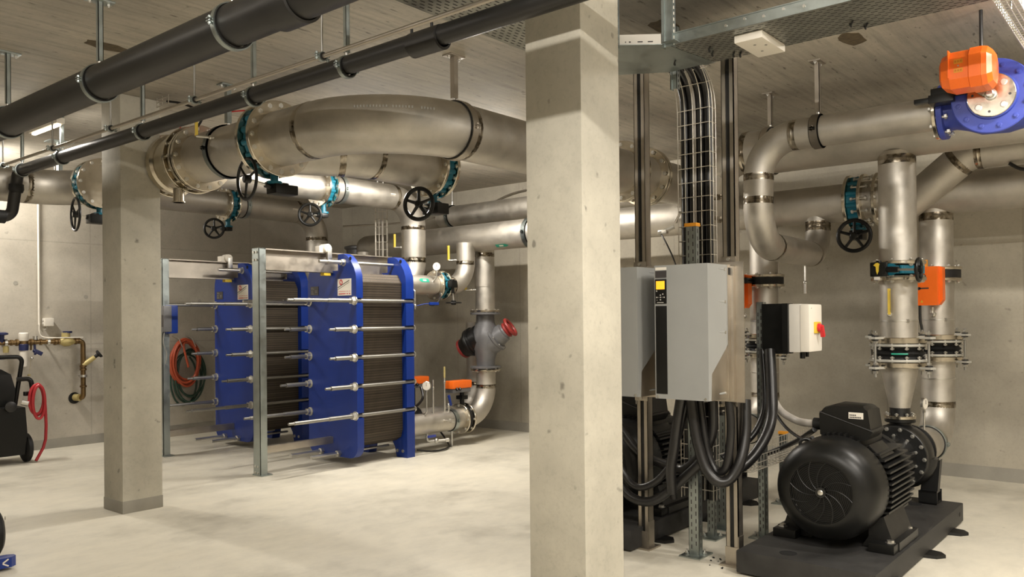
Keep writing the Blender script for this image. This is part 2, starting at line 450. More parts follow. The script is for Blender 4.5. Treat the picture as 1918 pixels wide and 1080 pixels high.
for i, (x, y, z, a, L, wt) in enumerate(LAMPS):
    lamp(x, y, z, a, L, wt, ['long white batten lamp behind the camera over the left aisle', 'long white batten lamp over the aisle beside the camera', 'long white batten lamp above the aisle left of the drain pipes',
        'long white batten lamp above the aisle at the far left', 'lit batten lamp seen under the thick drain pipe at the far left', 'lit batten lamp at the left edge near the far wall', 'batten lamp hidden behind the large stainless loop pipe', 'batten lamp hidden above the right end of the large stainless loop pipe',
        'batten lamp above the motor aisle outside the right edge', 'batten lamp behind the camera on the right', 'batten lamp above the pumps outside the right edge', ][i])

# ---------------------------------------------------------------- piping kit
_bolts = {}
def bolt_data(s, L, m):
    k = (round(s, 4), round(L, 4), m)
    if k not in _bolts:
        b = MB().cyl((0, 0, -L/2), (0, 0, L/2), s*0.5, 8)
        b.lathe((0, 0, L/2-s*1.0), 'z', [(0, s*0.95), (s*0.75, s*0.95), (s*0.8, s*0.7)], 6)
        b.lathe((0, 0, -L/2+s*0.2), 'z', [(0, s*0.95), (s*0.75, s*0.95)], 6)
        _bolts[k] = b.data('bolt', M[m], True, 0.4)
    return _bolts[k]
def bolts(parent, c, axis, rad, n, s, L, m='chrome', a0=0.0, name='bolt'):
    d = ax(axis); a, b = frame(d); q = V(0,0,1).rotation_difference(d)
    for k in range(n):
        th = a0+2*PI*k/n
        o = bpy.data.objects.new(name, bolt_data(s, L, m)); COL.objects.link(o)
        o.parent = parent; o.location = Vector(c)+(a*math.cos(th)+b*math.sin(th))*rad-wloc(parent)
        o.rotation_mode = 'QUATERNION'; o.rotation_quaternion = q
        WL[o.name] = wloc(parent)
def flange(parent, c, axis, rp, ro, t=0.03, nb=0, s=0.016, L=None, m='polished', name='flange', bm='chrome'):
    f = MB().lathe(Vector(c)-ax(axis)*t/2, axis, [(0, rp), (0, ro-.004), (.004, ro), (t-.004, ro), (t, ro-.004), (t, rp), (0, rp)], 40, caps=False).build(name, M[m], parent)
    if nb: bolts(f, c, axis, (rp+ro)/2+0.006, nb, s, L or t+0.05, bm)
    return f
def weld(parent, c, axis, r, wd=0.056):
    MB().lathe(Vector(c)-ax(axis)*wd/2, axis, [(0, r-.002), (0.002, r+.0012), (wd/2-.003, r+.0012), (wd/2-.001, r+.002), (wd/2+.001, r+.002), (wd/2+.003, r+.0012), (wd-.002, r+.0012), (wd, r-.002)], 36, caps=False).build('weld_seam', M['weld'], parent)
def bend_ends(pts, rad):
    P = [Vector(p) for p in pts]; out = []
    for i in range(1, len(P)-1):
        r = rad[i-1] if isinstance(rad, (list, tuple)) else rad
        a = (P[i-1]-P[i]).normalized(); b = (P[i+1]-P[i]).normalized(); d = r/math.tan(a.angle(b)/2)
        out += [(P[i]+a*d, a), (P[i]+b*d, b)]
    return out
def pipe(name, label, cat, pts, r, rad=0.4, welds=True, extra=(), group=None, m='steel', seg=40, skip=()):
    t = thing(name, label, cat, pts[0], group)
    MB().tube(bend(pts, rad, 14) if len(pts) > 2 else pts, r, seg).build('pipe_body', M[m], t)
    if welds and len(pts) > 2:
        for i, (c, a) in enumerate(bend_ends(pts, rad)):
            if i not in skip: weld(t, c, a, r)
    for c, a in extra: weld(t, c, a, r)
    return t
def branch(t, p0, p1, r, m='steel', name='branch_pipe', w=True):
    o = MB().cyl(p0, p1, r, 36).build(name, M[m], t)
    if w: weld(t, Vector(p0)+(Vector(p1)-Vector(p0)).normalized()*w if not isinstance(w, bool) else p0, Vector(p1)-Vector(p0), r)
    return o
def marker(t, c, axis, along, L, h, r_side):
    """green arrow sticker wrapped on a pipe: c on the axis, r_side = vector from the axis to the sticker's middle"""
    a = ax(along); s = Vector(r_side); r = s.length; n = s.normalized(); w = a.cross(n); c = Vector(c)
    def patch(name, m, par, u0, u1, hh, rr, tip):
        b = MB(); N, K = 10, 6; vs = []
        for i in range(N+1):
            u = u0+(u1-u0)*i/N; q = min(1.0, .25+(i/N)/.28) if tip else 1.0
            row = []
            for k in range(K+1):
                th = (k/K-.5)*hh*q/r; d = n*math.cos(th)+w*math.sin(th)
                row.append(b.bm.verts.new(c+a*u+d*rr))
            vs.append(row)
        for i in range(N):
            for k in range(K): b.bm.faces.new((vs[i][k], vs[i+1][k], vs[i+1][k+1], vs[i][k+1]))
        return b.build(name, m, par)
    o = patch('flow_marker', M['green'], t, L/2, -L/2, h, r+.0018, True)
    patch('marker_text_panel', M['whitel'], o, L*.12, -L*.22, h*.38, r+.0026, False)
def handwheel(t, c, n, r, spokes=5, rim=0.014, hub=0.03, shaft_to=None, m='black', dish=0.0):
    n = ax(n); a, b = frame(n); c = Vector(c)
    w = MB().torus(c, n, r-rim, rim, 40, 10); 
    for k in range(spokes):
        th = 2*PI*k/spokes+0.3; e = a*math.cos(th)+b*math.sin(th)
        w.tube([c-n*dish+e*hub*.7, c-n*dish*.4+e*(r*.6), c+e*(r-rim)], [rim*.9, rim*.7, rim*.75], 8)
    w.lathe(c-n*(dish+.028), n, [(0, hub*.8), (.006, hub), (.05, hub), (.056, hub*.7)], 16)
    o = w.build('handwheel', M[m], t)
    if shaft_to is not None: MB().cyl(c, shaft_to, 0.009, 10).build('shaft', M['chrome'], t)
    return o
def butterfly(label, c, axis, r, th, stem, gear, gdim, wheel, wn, wr, spokes=5, mat='teal', lugs=12, rim=0.013, group='teal butterfly valves'):
    """wafer butterfly valve: body, neck, gearbox, handwheel; gear = centre of gearbox"""
    t = thing('butterfly_valve', label, 'valve', c, group)
    d = ax(axis); c = Vector(c); s = ax(stem)
    b = MB().lathe(c-d*th/2, axis, [(0, r*.72), (0, r*.9), (.006, r*.93), (th-.006, r*.93), (th, r*.9), (th, r*.72), (0, r*.72)], 40, caps=False)
    a, e = frame(d)
    for k in range(lugs):
        q = 2*PI*(k+.5)/lugs; b.cyl(c+(a*math.cos(q)+e*math.sin(q))*r*.92-d*th*.46, c+(a*math.cos(q)+e*math.sin(q))*r*.92+d*th*.46, r*.1, 10)
    b.build('valve_body', M[mat], t)
    gear = Vector(gear); L = (gear-c).dot(s)
    nk = MB().cyl(c+s*r*.85, c+s*(L-gdim[2]/2), max(.022, th*.36), 14)
    nk.cyl(c+s*(L-gdim[2]/2-.02), c+s*(L-gdim[2]/2), max(.045, th*.7), 18); nk.build('neck', M[mat], t)
    gb = MB().cbox(gear, gdim, 0.012); w = Vector(wheel)
    gb.cyl(gear, gear+(w-gear)*0.5, 0.022, 12); gb.lathe(gear+V(0,0,gdim[2]/2), 'z', [(0, min(gdim[0], gdim[1])*.42), (.012, min(gdim[0], gdim[1])*.40)], 18)
    gb.build('gearbox', M['black'], t)
    handwheel(t, wheel, wn, wr, spokes, rim, 0.032, gear+(w-gear)*0.3)
    return t
def clamp(parent, c, axis, r, wd=0.045, ear='z', m='zinc', liner=True):
    d = ax(axis)
    o = MB().lathe(Vector(c)-d*wd/2, axis, [(0, r+.006), (0, r+.014), (wd, r+.014), (wd, r+.006), (0, r+.006)], 40, caps=False)
    e = ax(ear); sd = d.cross(e).normalized()
    for k in (-1, 1):
        p = Vector(c)+sd*k*(r+.024)
        o.cbox(p+e*.007, [abs(x)+.0 for x in (d*wd*.6+sd*.026+e*.005)], 0); o.cbox(p-e*.007, [abs(x) for x in (d*wd*.6+sd*.026+e*.005)], 0)
        o.cyl(p-e*.022, p+e*.022, .0045, 8); o.hexa(p+e*.014, e, .009, .008); o.hexa(p-e*.014, e, .009, .008)
    o = o.build('pipe_clamp', M[m], parent)
    if liner: MB().lathe(Vector(c)-d*(wd*.5+.006), axis, [(0, r-.001), (0, r+.008), (wd+.012, r+.008), (wd+.012, r-.001)], 40, caps=False).build('rubber_liner', M['rubber'], o)
    return o
def hanger(label, x, y, z, r, axis, group, kind='channel', top=CEIL, m='zinc', wd=0.045, w=0.03):
    """ceiling plate + rod or channel + ring clamp round a pipe at (x,y,z)"""
    t = thing('pipe_hanger', label, 'pipe hanger', (x, y, top), group)
    if kind == 'channel':
        MB().cbox((x, y, top-.006), (.15, .09, .012), 0.003).build('ceiling_plate', M[m], t)
        b = MB(); h = top-.012; lo = z+r+.03
        b.box((x-w/2, y-w/2, lo), (x+w/2, y-w/2+.004, h)); b.box((x-w/2, y-w/2, lo), (x-w/2+.004, y+w/2, h)); b.box((x+w/2-.004, y-w/2, lo), (x+w/2, y+w/2, h))
        b.build('channel', M[m], t)
        MB().cyl((x, y, z+r+.008), (x, y, z+r+.07), .011, 12).build('stud', M['chrome'], t)
        for k in (-1, 1):
            MB().cyl((x+k*.055, y, top-.03), (x+k*.055, y, top), .007, 8).hexa((x+k*.055, y, top-.018), 'z', .014, .01).build('anchor_bolt', M['chrome'], t)
    else:
        MB().cbox((x, y, top-.004), (.05, .04, .008)).build('ceiling_plate', M[m], t)
        MB().cyl((x, y, z+r+.006), (x, y, top-.004), .0065 if kind == 'thin' else .012, 10).build('rod', M['rod'], t)
        if kind != 'thin': MB().cyl((x, y, z+r+.006), (x, y, z+r+.06), .017, 12).build('rod_socket', M['chrome'], t)
    clamp(t, (x, y, z), axis, r, wd, 'z', m)
    return t
def level_gauge(label, c, out, L, group='yellow thermometers on the pipes', side=None, stemlen=0.09):
    """yellow angle thermometer on a stub: c on pipe surface, out = direction of stub"""
    t = thing('pipe_thermometer', label, 'thermometer', c, group); o = ax(out); c = Vector(c); e = c+o*stemlen
    MB().cyl(c-o*.02, e, .010, 10).sphere(c+o*.02, .018, 12).build('stub', M['chrome'], t)
    f = MB(); a, b = frame(o)
    sd = ax(side) if side else a
    cc = e+V(0,0,L/2); hw = sd*.011
    f.loft([[cc-hw-V(0,0,L/2)-o*.008, cc+hw-V(0,0,L/2)-o*.008, cc+hw-V(0,0,L/2)+o*.008, cc-hw-V(0,0,L/2)+o*.014], [cc-hw+V(0,0,L/2)-o*.008, cc+hw+V(0,0,L/2)-o*.008, cc+hw+V(0,0,L/2)+o*.008, cc-hw+V(0,0,L/2)+o*.014]])
    cs = f.build('case', M['yellow'], t)
    q = cc+o*.0085+sd*.004
    s = MB(); s.loft([[q-hw*.35-V(0,0,L*.4), q+hw*.35-V(0,0,L*.4), q+hw*.35-V(0,0,L*.4)+o*.001, q-hw*.35-V(0,0,L*.4)+o*.001], [q-hw*.35+V(0,0,L*.42), q+hw*.35+V(0,0,L*.42), q+hw*.35+V(0,0,L*.42)+o*.001, q-hw*.35+V(0,0,L*.42)+o*.001]])
    s.build('scale', M['darkink'], cs)
    return t

# ---------------------------------------------------------------- drain pipes on the left ceiling
DX, DZ, DR = 2.19, 3.02, 0.10
t = thing('drain_pipe', 'thick black drain pipe crossing the top left corner under the ceiling', 'pipe', (DX, 9.0, DZ))
MB().tube([(DX, -2.6, DZ+.01), (DX, 9.6, DZ)], DR, 40).build('pipe_body', M['drain'], t)
for y in (3.08, ):
    MB().lathe((DX, y-.09, DZ), 'y', [(0, DR), (.004, DR+.012), (.17, DR+.012), (.18, DR)], 40, caps=False).build('socket', M['drain'], t)
for i, y in enumerate((6.43, 4.98, 3.55, 2.1)):
    hanger(['galvanised hanger of the thick drain pipe, leftmost at the left edge', 'galvanised hanger of the thick drain pipe, second from the left', 'galvanised hanger of the thick drain pipe, third from the left, cut by the top edge', 'galvanised hanger of the thick drain pipe above the top edge'][i], DX, y, DZ, DR, 'y', 'hangers of the thick drain pipe', 'channel', m='zinc', wd=.03)
TX, TZ, TR = 3.02, 3.05, 0.052
t = thing('drain_pipe', 'thin black drain pipe running below and right of the thick one', 'pipe', (TX, 8.6, TZ))
MB().tube(bend([(TX, -1.5, TZ+.02), (TX, 8.62, TZ), (TX-.02, 8.74, 2.62), (1.0, 8.74, 2.60)], [.09, .09], 8), TR, 28).build('pipe_body', M['drain'], t)
MB().lathe((TX, 2.95, TZ), 'y', [(0, TR), (.003, TR+.013), (.22, TR+.013), (.226, TR)], 28, caps=False).build('socket', M['drain'], t)
for q in (3.02, 3.17): MB().cyl((TX-.01, q, TZ+TR), (TX-.01, q, TZ+TR+.035), .008).build('weld_terminal', M['drain'], t)
MB().lathe((TX-.003, 8.66, 2.93), '-z', [(0, TR+.012), (.05, TR+.014), (.08, TR+.002)], 28).build('elbow_collar', M['rubber'], t)
MB().lathe((2.94, 8.74, 2.62), '-x', [(0, TR+.012), (.10, TR+.012), (.104, TR)], 28).build('elbow_collar', M['rubber'], t)
for i, y in enumerate((7.62, 6.15, 4.66, 3.72, 8.52)):
    hanger(['galvanised hanger of the thin drain pipe left of the far column', 'galvanised hanger of the thin drain pipe over the far column', 'galvanised hanger of the thin drain pipe above the stainless pipe clamp', 'galvanised hanger of the thin drain pipe above the big elbow', 'galvanised hanger at the far left end of the thin drain pipe'][i], TX, y, TZ, TR, 'y', 'hangers of the thin drain pipe', 'channel', m='zinc', wd=.028, w=.026)
RX, RZ = 2.80, 3.045
t = tag(MB().tube([(RX, -1.5, RZ), (RX, 10.8, RZ)], .0125, 12).build('conduit', M['alu']), 'slender grey conduit running just above the thin drain pipe', 'conduit')
for i, y in enumerate((8.35, 7.25, 6.2, 5.0, 3.66)):
    hanger(['thin rod hanger of the slender conduit at the left edge', 'thin rod hanger of the slender conduit, second from the left', 'thin rod hanger of the slender conduit beside the far column', 'thin rod hanger of the slender conduit above the yellow thermometer', 'thin rod hanger of the slender conduit above the teal flange ring'][i], RX, y, RZ, .0125, 'y', 'hangers of the slender conduit', 'thin', wd=.02)

# ---------------------------------------------------------------- the large loop main: along Y at x 3.65, bend, along X at y 4.12
PX, PY, PZ, PR = 3.65, 4.12, 2.97, 0.203
t = pipe('stainless_pipe', 'large stainless main with a wide bend under the ceiling', 'pipe', [(PX, 5.33, PZ), (PX, PY, PZ), (6.62, PY, PZ)], PR, .74)
flange(t, (PX, 5.29, PZ), 'y', PR, .285, .035, 16, .021, .05)
flange(t, (6.60, PY, PZ), 'x', PR, .285, .035, 12, .021, .05)
# faint stamped lettering on the bend's back
b = MB()
for k in range(26):
    if k in (5, 6, 14): continue
    q = R(24+1.35*k); e = V(-math.sin(q), -math.cos(q), 0)
    p = V(4.39, 4.86, PZ)+e*(.74+.1865)+V(0, 0, .0805)
    b.cbox(p, (.009, .004, .016), 0, Matrix.Rotation(-q, 3, 'Z'))
b.build('stamped_lettering', M['paleink'], t)
butterfly('large teal butterfly valve on the stainless main before the wide bend', (PX, 5.365, PZ), 'y', .26, .085, '-z', (3.72, 5.365, 2.60), (.20, .13, .075), (3.45, 5.42, 2.66), (-1, .12, 0), .165, 3, lugs=16, rim=.012)
t = pipe('stainless_pipe', 'straight stainless main between the teal valve and the polished fitting', 'pipe', [(PX, 5.41, PZ), (PX, 6.42, PZ)], PR, welds=False)
flange(t, (PX, 5.435, PZ), 'y', PR, .285, .035, 0)
flange(t, (PX, 6.40, PZ), 'y', PR, .275, .035, 14, .02, .06)
clamp(t, (PX, 6.0, PZ), 'y', PR, .05)
hanger('channel hanger holding the stainless main left of the teal valve', PX, 6.0, PZ, PR, 'y', 'channel hangers of the stainless mains', 'channel', m='zinc', wd=.05, w=.04)
hanger('channel hanger at the end of the wide stainless bend', 4.33, PY, PZ, PR, 'x', 'channel hangers of the stainless mains', 'channel', m='alu', wd=.06, w=.04)
t = thing('dismantling_joint', 'polished stainless joint with flanges between main pipe and far column', 'pipe joint', (PX, 6.8, PZ))
MB().lathe((PX, 6.44, PZ), 'y', [(0, PR), (0, .27), (.03, .27), (.032, .235), (.10, .25), (.16, .25), (.34, .24), (.36, .26), (.42, .262), (.43, PR)], 40).build('sleeve', M['polished'], t)
flange(t, (PX, 6.53, PZ), 'y', PR, .285, .03, 14, .02, .12)
flange(t, (PX, 6.92, PZ), 'y', PR, .275, .03, 14, .02, .08)
MB().cyl((3.52, 6.55, 2.72), (3.52, 6.55, 2.60), .045, 20).cyl((3.52, 6.55, 2.61), (3.52, 6.55, 2.60), .055, 20).build('drain_nozzle', M['polished'], t)
level_gauge('yellow thermometer on the stainless main left of the teal valve', (3.46, 5.90, 3.04), (-.7, .7, .1), .19, stemlen=.13, side='y')
t = pipe('stainless_pipe', 'stainless pipe at the left edge below the thin drain pipe', 'pipe', [(PX, 8.42, PZ), (PX, 8.93, PZ), (-1.5, 8.93, PZ)], .175, .46)
flange(t, (PX, 8.40, PZ), 'y', .175, .245, .03, 12, .018, .05)
MB().lathe((2.52, 8.93, PZ), '-x', [(0, .175), (.0, .20), (.012, .215), (.09, .215), (.10, .20), (.10, .175)], 40, caps=False).build('grooved_coupling', M['polished'], t)
t2 = pipe('stainless_pipe', 'stainless main hidden behind the far column', 'pipe', [(PX, 6.96, PZ), (PX, 7.62, PZ)], .175, welds=False)
t2 = thing('blind_flange', 'mirror-like blind flange closing the teal valve left of the far column', 'flange', (PX, 8.26, PZ))
flange(t2, (PX, 8.26, PZ), 'y', .175, .245, .03, 12, .018, .05)
MB().lathe((PX, 8.255, PZ), 'y', [(0, .205), (.02, .205)], 40).build('mirror_face', M['polished'], t2)
butterfly('teal butterfly valve left of the far column with a tall handwheel', (PX, 8.335, PZ), 'y', .225, .08, '-z', (3.62, 8.335, 2.62), (.16, .12, .09), (3.45, 8.40, 2.66), (-1, .15, 0), .17, 3, lugs=12, rim=.012)
# lower loop seen under the bend
t = pipe('stainless_pipe', 'stainless branch main tucked under and behind the wide bend', 'pipe', [(3.84, 5.72, 2.98), (4.45, 5.35, 2.98), (5.28, 5.35, 2.98)], .19, .5)
flange(t, (5.27, 5.35, 2.98), 'x', .19, .265, .032, 14, .02, .05)
butterfly('teal butterfly valve right of centre hanging under the wide bend', (5.34, 5.35, 2.98), 'x', .245, .085, '-z', (5.36, 5.35, 2.61), (.15, .20, .10), (5.06, 5.26, 2.62), (-1, -.35, 0), .155, 5, lugs=14, rim=.019)
t = thing('blind_flange', 'stainless blind flange closing the teal valve under the wide bend', 'flange', (5.42, 5.35, 2.98))
MB().lathe((5.39, 5.35, 2.98), 'x', [(0, .26), (.004, .265), (.03, .265), (.034, .26)], 40).build('plate', M['polished'], t)
bolts(t, (5.41, 5.35, 2.98), 'x', .232, 14, .02, .06)
# main continues to the right wall
t = pipe('stainless_pipe', 'large stainless main going into the right wall behind the cable ladder', 'pipe', [(6.66, PY, PZ), (9.0, PY, PZ)], PR, welds=False, m='steel')
flange(t, (6.64, PY, PZ), 'x', PR, .285, .035, 12, .021, .05)
flange(t, (7.0, PY, PZ), 'x', PR, .285, .035, 12, .021, .09)
flange(t, (7.045, PY, PZ), 'x', PR, .285, .035, 0)
# dark upper pipe behind
t = pipe('stainless_pipe', 'upper dull stainless pipe high behind the front column', 'pipe', [(8.40, 8.25, 3.05), (8.40, 4.32, 3.05)], .145, welds=False)
clamp(t, (8.40, 8.05, 3.05), 'y', .145, .05)
hanger('rod hanger at the left end of the upper dull pipe', 8.40, 8.05, 3.05, .145, 'y', 'rod hangers of the rear pipes', 'rod', wd=.05)

# ---------------------------------------------------------------- rear collecting main along the right wall
CX, CZ, CR = 7.95, 2.655, 0.178
t = pipe('stainless_pipe', 'long stainless collecting main along the rear wall, bright behind the heat exchangers', 'pipe', [(CX, 9.35, CZ), (CX, 2.47, CZ)], CR, welds=False)
MB().lathe((CX, 9.35, CZ), 'y', [(0, CR), (.06, CR*.9), (.10, CR*.5), (.11, .01)], 36, caps=False).build('end_cap', M['steel'], t)
flange(t, (CX, 2.455, CZ), 'y', CR, .25, .03, 0, name='flange')
clamp(t, (CX, 6.27, CZ), 'y', CR, .06, liner=True)
marker(t, (CX, 6.66, CZ), 'y', '-y', .20, .05, V(-.62, 0, -.79)*CR)
lp = MB(); lp.lathe((CX, 6.18, CZ), '-y', [(0, CR+.002), (0, CR+.004), (.17, CR+.004), (.17, CR+.002)], 36, caps=False)
for f in list(lp.bm.faces):
    c = f.calc_center_median(); a = math.atan2(c.z-CZ, CX-c.x)
    if not (-.75 < a < -.05): lp.bm.faces.remove(f)
lp.build('black_nameplate', M['darkink'], t)
hanger('rod hanger of the bright collecting main left of the front column', CX, 6.27, CZ, CR, 'y', 'rod hangers of the rear pipes', 'rod', wd=.06)
level_gauge('yellow thermometer on the bright collecting main just right of the front column', (7.79, 4.60, 2.58), (-1, 0, -.25), .15, stemlen=.05, side='-y')
t = pipe('stainless_pipe', 'right half of the dull collecting main beyond the teal valve', 'pipe', [(CX, 2.31, CZ), (CX, -2.0, CZ)], CR, welds=False)
flange(t, (CX, 2.325, CZ), 'y', CR, .25, .03, 12, .02, .15)
flange(t, (CX, 2.20, CZ), 'y', CR, .25, .03, 12, .02, .06)
butterfly('dark teal butterfly valve on the collecting main left of the first vertical pump pipe', (CX, 2.39, CZ), 'y', .225, .10, '-z', (CX-.02, 2.39, 2.34), (.14, .12, .09), (7.62, 2.33, 2.31), (-1, -.1, 0), .155, 5, lugs=12, rim=.018)
for y, n in ((2.72, 'left'),):
    t = thing('cable_gland', 'small black cable hook under the collecting main left of the swan-neck pipe', 'cable', (7.8, 3.28, 2.44))
    MB().tube(smooth_path([(7.82, 3.42, 2.50), (7.74, 3.36, 2.42), (7.72, 3.26, 2.41), (7.76, 3.15, 2.46)], 6), .018, 10).build('cable_loop', M['cable'], t)

# ---------------------------------------------------------------- bright header pipes of the two heat exchangers
def header(off, names):
    y = 7.68+off
    t = pipe('stainless_pipe', names[0], 'pipe', [(5.94, y, 3.125), (7.29, y, 3.125), (7.29, y, 1.99), (6.64, y, 1.99)], .155, .36)
    flange(t, (5.935, y, 3.125), 'x', .155, .225, .026, 12, .018, .05)
    clamp(t, (6.10, y, 3.125), 'x', .155, .05)
    marker(t, (6.80, y, 3.125), 'x', '-x', .24, .085, V(0, -.98, .05)*.155)
    weld(t, (7.29, y, 2.36), 'z', .155, .06)
    t2 = pipe('stainless_pipe', names[1], 'pipe', [(3.86, y, 3.125), (5.81, y, 3.125)], .155, welds=False)
    flange(t2, (5.815, y, 3.125), 'x', .155, .225, .026, 12, .018, .05)
    b = butterfly(names[2], (5.875, y, 3.125), 'x', .19, .085, '-z', (5.87, y, 2.80), (.09, .09, .05), (5.63, y-.08, 2.785), (-1, -1.1, 0), .135, 5, lugs=10, rim=.016)
    return t
t = header(0, ['bright stainless header pipe with an elbow down to the near heat exchanger', 'bright stainless header pipe left of the teal valve, behind the main pipe', 'bright teal butterfly valve on the lit header pipe above the near heat exchanger'])
header(2.0, ['dull stainless header pipe with an elbow down to the far heat exchanger', 'dull stainless header pipe right of the far column under the flanged main', 'dark teal butterfly valve on the dull header pipe above the far heat exchanger'])
level_gauge('yellow thermometer on the bright vertical pipe behind the near heat exchanger', (7.17, 7.76, 2.52), (-.62, .78, 0), .17, stemlen=.10, side='y')
level_gauge('yellow thermometer on the short bright elbow under the collecting main', (7.71, 7.33, 2.36), (-.62, .78, 0), .19, stemlen=.10, side='y')
def lower_loop(off, full):
    y = 7.25+off
    t = pipe('stainless_pipe', ['short bright elbow pipe from the near heat exchanger up to the collecting main', 'dull elbow pipe from the far heat exchanger up to the collecting main'][not full], 'pipe', [(7.37, y, 2.02), (7.80, y, 2.02), (7.80, y, 2.58)], .118, .30)
    flange(t, (7.36, y, 2.02), 'x', .118, .185, .024, 8, .016, .045)
    t2 = pipe('stainless_pipe', ['short bright outlet stub at the top of the near heat exchanger', 'short dull outlet stub at the top of the far heat exchanger'][not full], 'pipe', [(6.64, y, 2.02), (7.22, y, 2.02)], .118, welds=False)
    flange(t2, (7.235, y, 2.02), 'x', .118, .185, .024, 8, .016, .045)
    marker(t2, (6.95, y, 2.02), 'x', '-x', .16, .05, V(0, -.9, .43)*.118)
    v = butterfly(['small teal butterfly valve behind the top right of the near heat exchanger', 'small teal butterfly valve behind the far heat exchanger'][not full], (7.297, y, 2.02), 'x', .165, .07, '-y', (7.30, y-.24, 2.03), (.09, .08, .09), (7.31, y-.25, 1.80), (0, 0, -1), .10, 4, lugs=8, rim=.008)
    return t, t2
lower_loop(0, True); lower_loop(2.0, False)
def gauge(label, c, stem, n, r=.035, m='chrome', group='round pressure gauges'):
    """dial gauge: c = dial centre, stem = point on the pipe, n = facing direction"""
    t = thing('pressure_gauge', label, 'gauge', stem, group); n = ax(n); c = Vector(c); s = Vector(stem)
    MB().lathe(c-n*.015, n, [(0, r*.8), (.004, r), (.026, r), (.030, r*.92), (.028, r*.86)], 24).build('case', M[m], t)
    d = MB().lathe(c+n*.0125, n, [(0, r*.86), (.002, r*.86)], 24).build('dial', M['whitel'], t)
    MB().cbox(c+n*.016, [abs(x)*.002+.004 for x in n]).cbox(c+n*.016+V(0,0,r*.35), (.003, .003, r*.6)).build('pointer', M['darkink'], d)
    MB().tube(bend([c-V(0,0,r*.9), V(c.x, c.y, s.z+.05), s], .03, 5) if (V(c.x, c.y, 0)-V(s.x, s.y, 0)).length > .02 else [c-V(0,0,r*.9), s], .008, 10).hexa(c-V(0,0,r+.012), 'z', .013, .02).build('stem', M['chrome'], t)
    return t
gauge('round pressure gauge on the short bright outlet stub of the near heat exchanger', (7.10, 7.08, 2.24), (7.10, 7.14, 2.06), (-.7, -.7, 0), .05)
t = thing('ball_valve', 'small ball valve with a flat blue lever behind the near heat exchanger', 'valve', (6.85, 7.10, 1.74))
MB().tube(bend([(6.75, 7.10, 1.72), (6.75, 7.10, 1.95), (6.75, 7.24, 1.95)], .03, 5), .014, 12).sphere((6.75, 7.10, 1.76), .024).build('valve_body', M['chrome'], t)
MB().tube([(6.76, 7.08, 1.76), (6.84, 7.04, 1.78), (6.88, 7.0, 1.785)], .006, 8).cbox((6.95, 6.98, 1.785), (.15, .025, .035), .008).build('lever', M['blue'], t)
tag(MB().tube(smooth_path([(7.18, 7.10, 1.92), (7.13, 7.06, 1.84), (7.02, 7.05, 1.77), (6.92, 7.02, 1.77)], 8), .008, 8).build('cable', M['cable']), 'short black cable between the small teal valve and the blue lever', 'cable')

# lower outlets of the near heat exchanger
LY = 7.20
t = pipe('stainless_pipe', 'bright lower outlet pipe near the floor right of the near heat exchanger', 'pipe', [(6.64, LY, .33), (7.61, LY, .33)], .128, welds=False)
clamp(t, (7.44, LY, .33), 'x', .128, .06)
MB().cyl((7.44, LY-.02, .0), (7.44, LY-.02, .20), .014, 12).cbox((7.44, LY-.02, .006), (.09, .09, .012)).build('support_foot', M['chrome'], t)
flange(t, (7.60, LY, .33), 'x', .128, .195, .024, 8, .017, .05)
MB().cyl((7.2, LY-.11, .36), (7.2, LY-.20, .36), .014, 12).cbox((7.24, LY-.22, .36), (.06, .05, .05), .006).build('sensor', M['chrome'], t)
t = thing('wafer_valve', 'black wafer valve at the foot of the front grey riser', 'valve', (7.655, LY, .33))
MB().lathe((7.62, LY, .33), 'x', [(0, .10), (0, .165), (.07, .165), (.07, .10), (0, .10)], 32, caps=False).build('valve_body', M['rubber'], t)
MB().cyl((7.655, LY, .48), (7.655, LY, .66), .03, 14).cbox((7.655, LY, .60), (.11, .11, .05), .01).build('neck', M['black'], t)
def actuator(label, c, dim, mat='orange', off_dir=1):
    t = thing('valve_actuator', label, 'actuator', (c[0], c[1], c[2]-dim[2]/2), 'small orange valve actuators'); x, y, z = c; a, b, h = dim
    MB().box((x-a/2, y-b/2, z-h*.15), (x+a/2, y+b/2, z+h/2), .018).build('cover', M[mat], t)
    MB().box((x-a*.46, y-b*.45, z-h/2), (x+a*.46, y+b*.45, z-h*.15), .012).build('base', M['castgrey'], t)
    for q in (.3, .15): MB().cyl((x-a*q, y-b*.5, z-h*.1), (x-a*q, y-b*.62, z-h*.25), .016, 10).build('cable_gland', M['black'], t)
    return t
actuator('small bright orange actuator on the black wafer valve near the floor', (7.58, LY, .745), (.36, .16, .15))
actuator('small dull orange actuator farther back near the floor, half hidden by the gauge pipes', (7.28, 7.66, .80), (.34, .16, .14))
t = pipe('stainless_pipe', 'second lower outlet pipe behind the bright one near the floor', 'pipe', [(6.64, 7.64, .33), (8.42, 7.66, .33), (8.42, 7.66, 1.55)], .125, .38)
MB().lathe((7.16, 7.64, .33), 'x', [(0, .10), (0, .17), (.08, .17), (.08, .10)], 32, caps=False).build('black_wafer', M['rubber'], t)
MB().cyl((7.22, 7.64, .48), (7.22, 7.64, .74), .028, 12).build('black_neck', M['black'], t)
t = pipe('stainless_pipe', 'stainless elbow pipe rising from the floor outlet to the grey cast valve', 'pipe', [(7.70, LY, .33), (8.12, LY, .33), (8.12, LY, .935)], .128, .38)
flange(t, (7.71, LY, .33), 'x', .128, .195, .024, 8, .017, .05)
flange(t, (8.12, LY, .925), 'z', .128, .20, .024, 8, .017, .05)
t = pipe('stainless_pipe', 'stainless riser between grey cast valve and collecting main', 'pipe', [(8.12, LY, 1.69), (8.12, LY, 2.57)], .128, welds=False, extra=[((8.12, LY, 2.44), 'z')])
flange(t, (8.12, LY, 1.70), 'z', .128, .20, .024, 8, .017, .05)
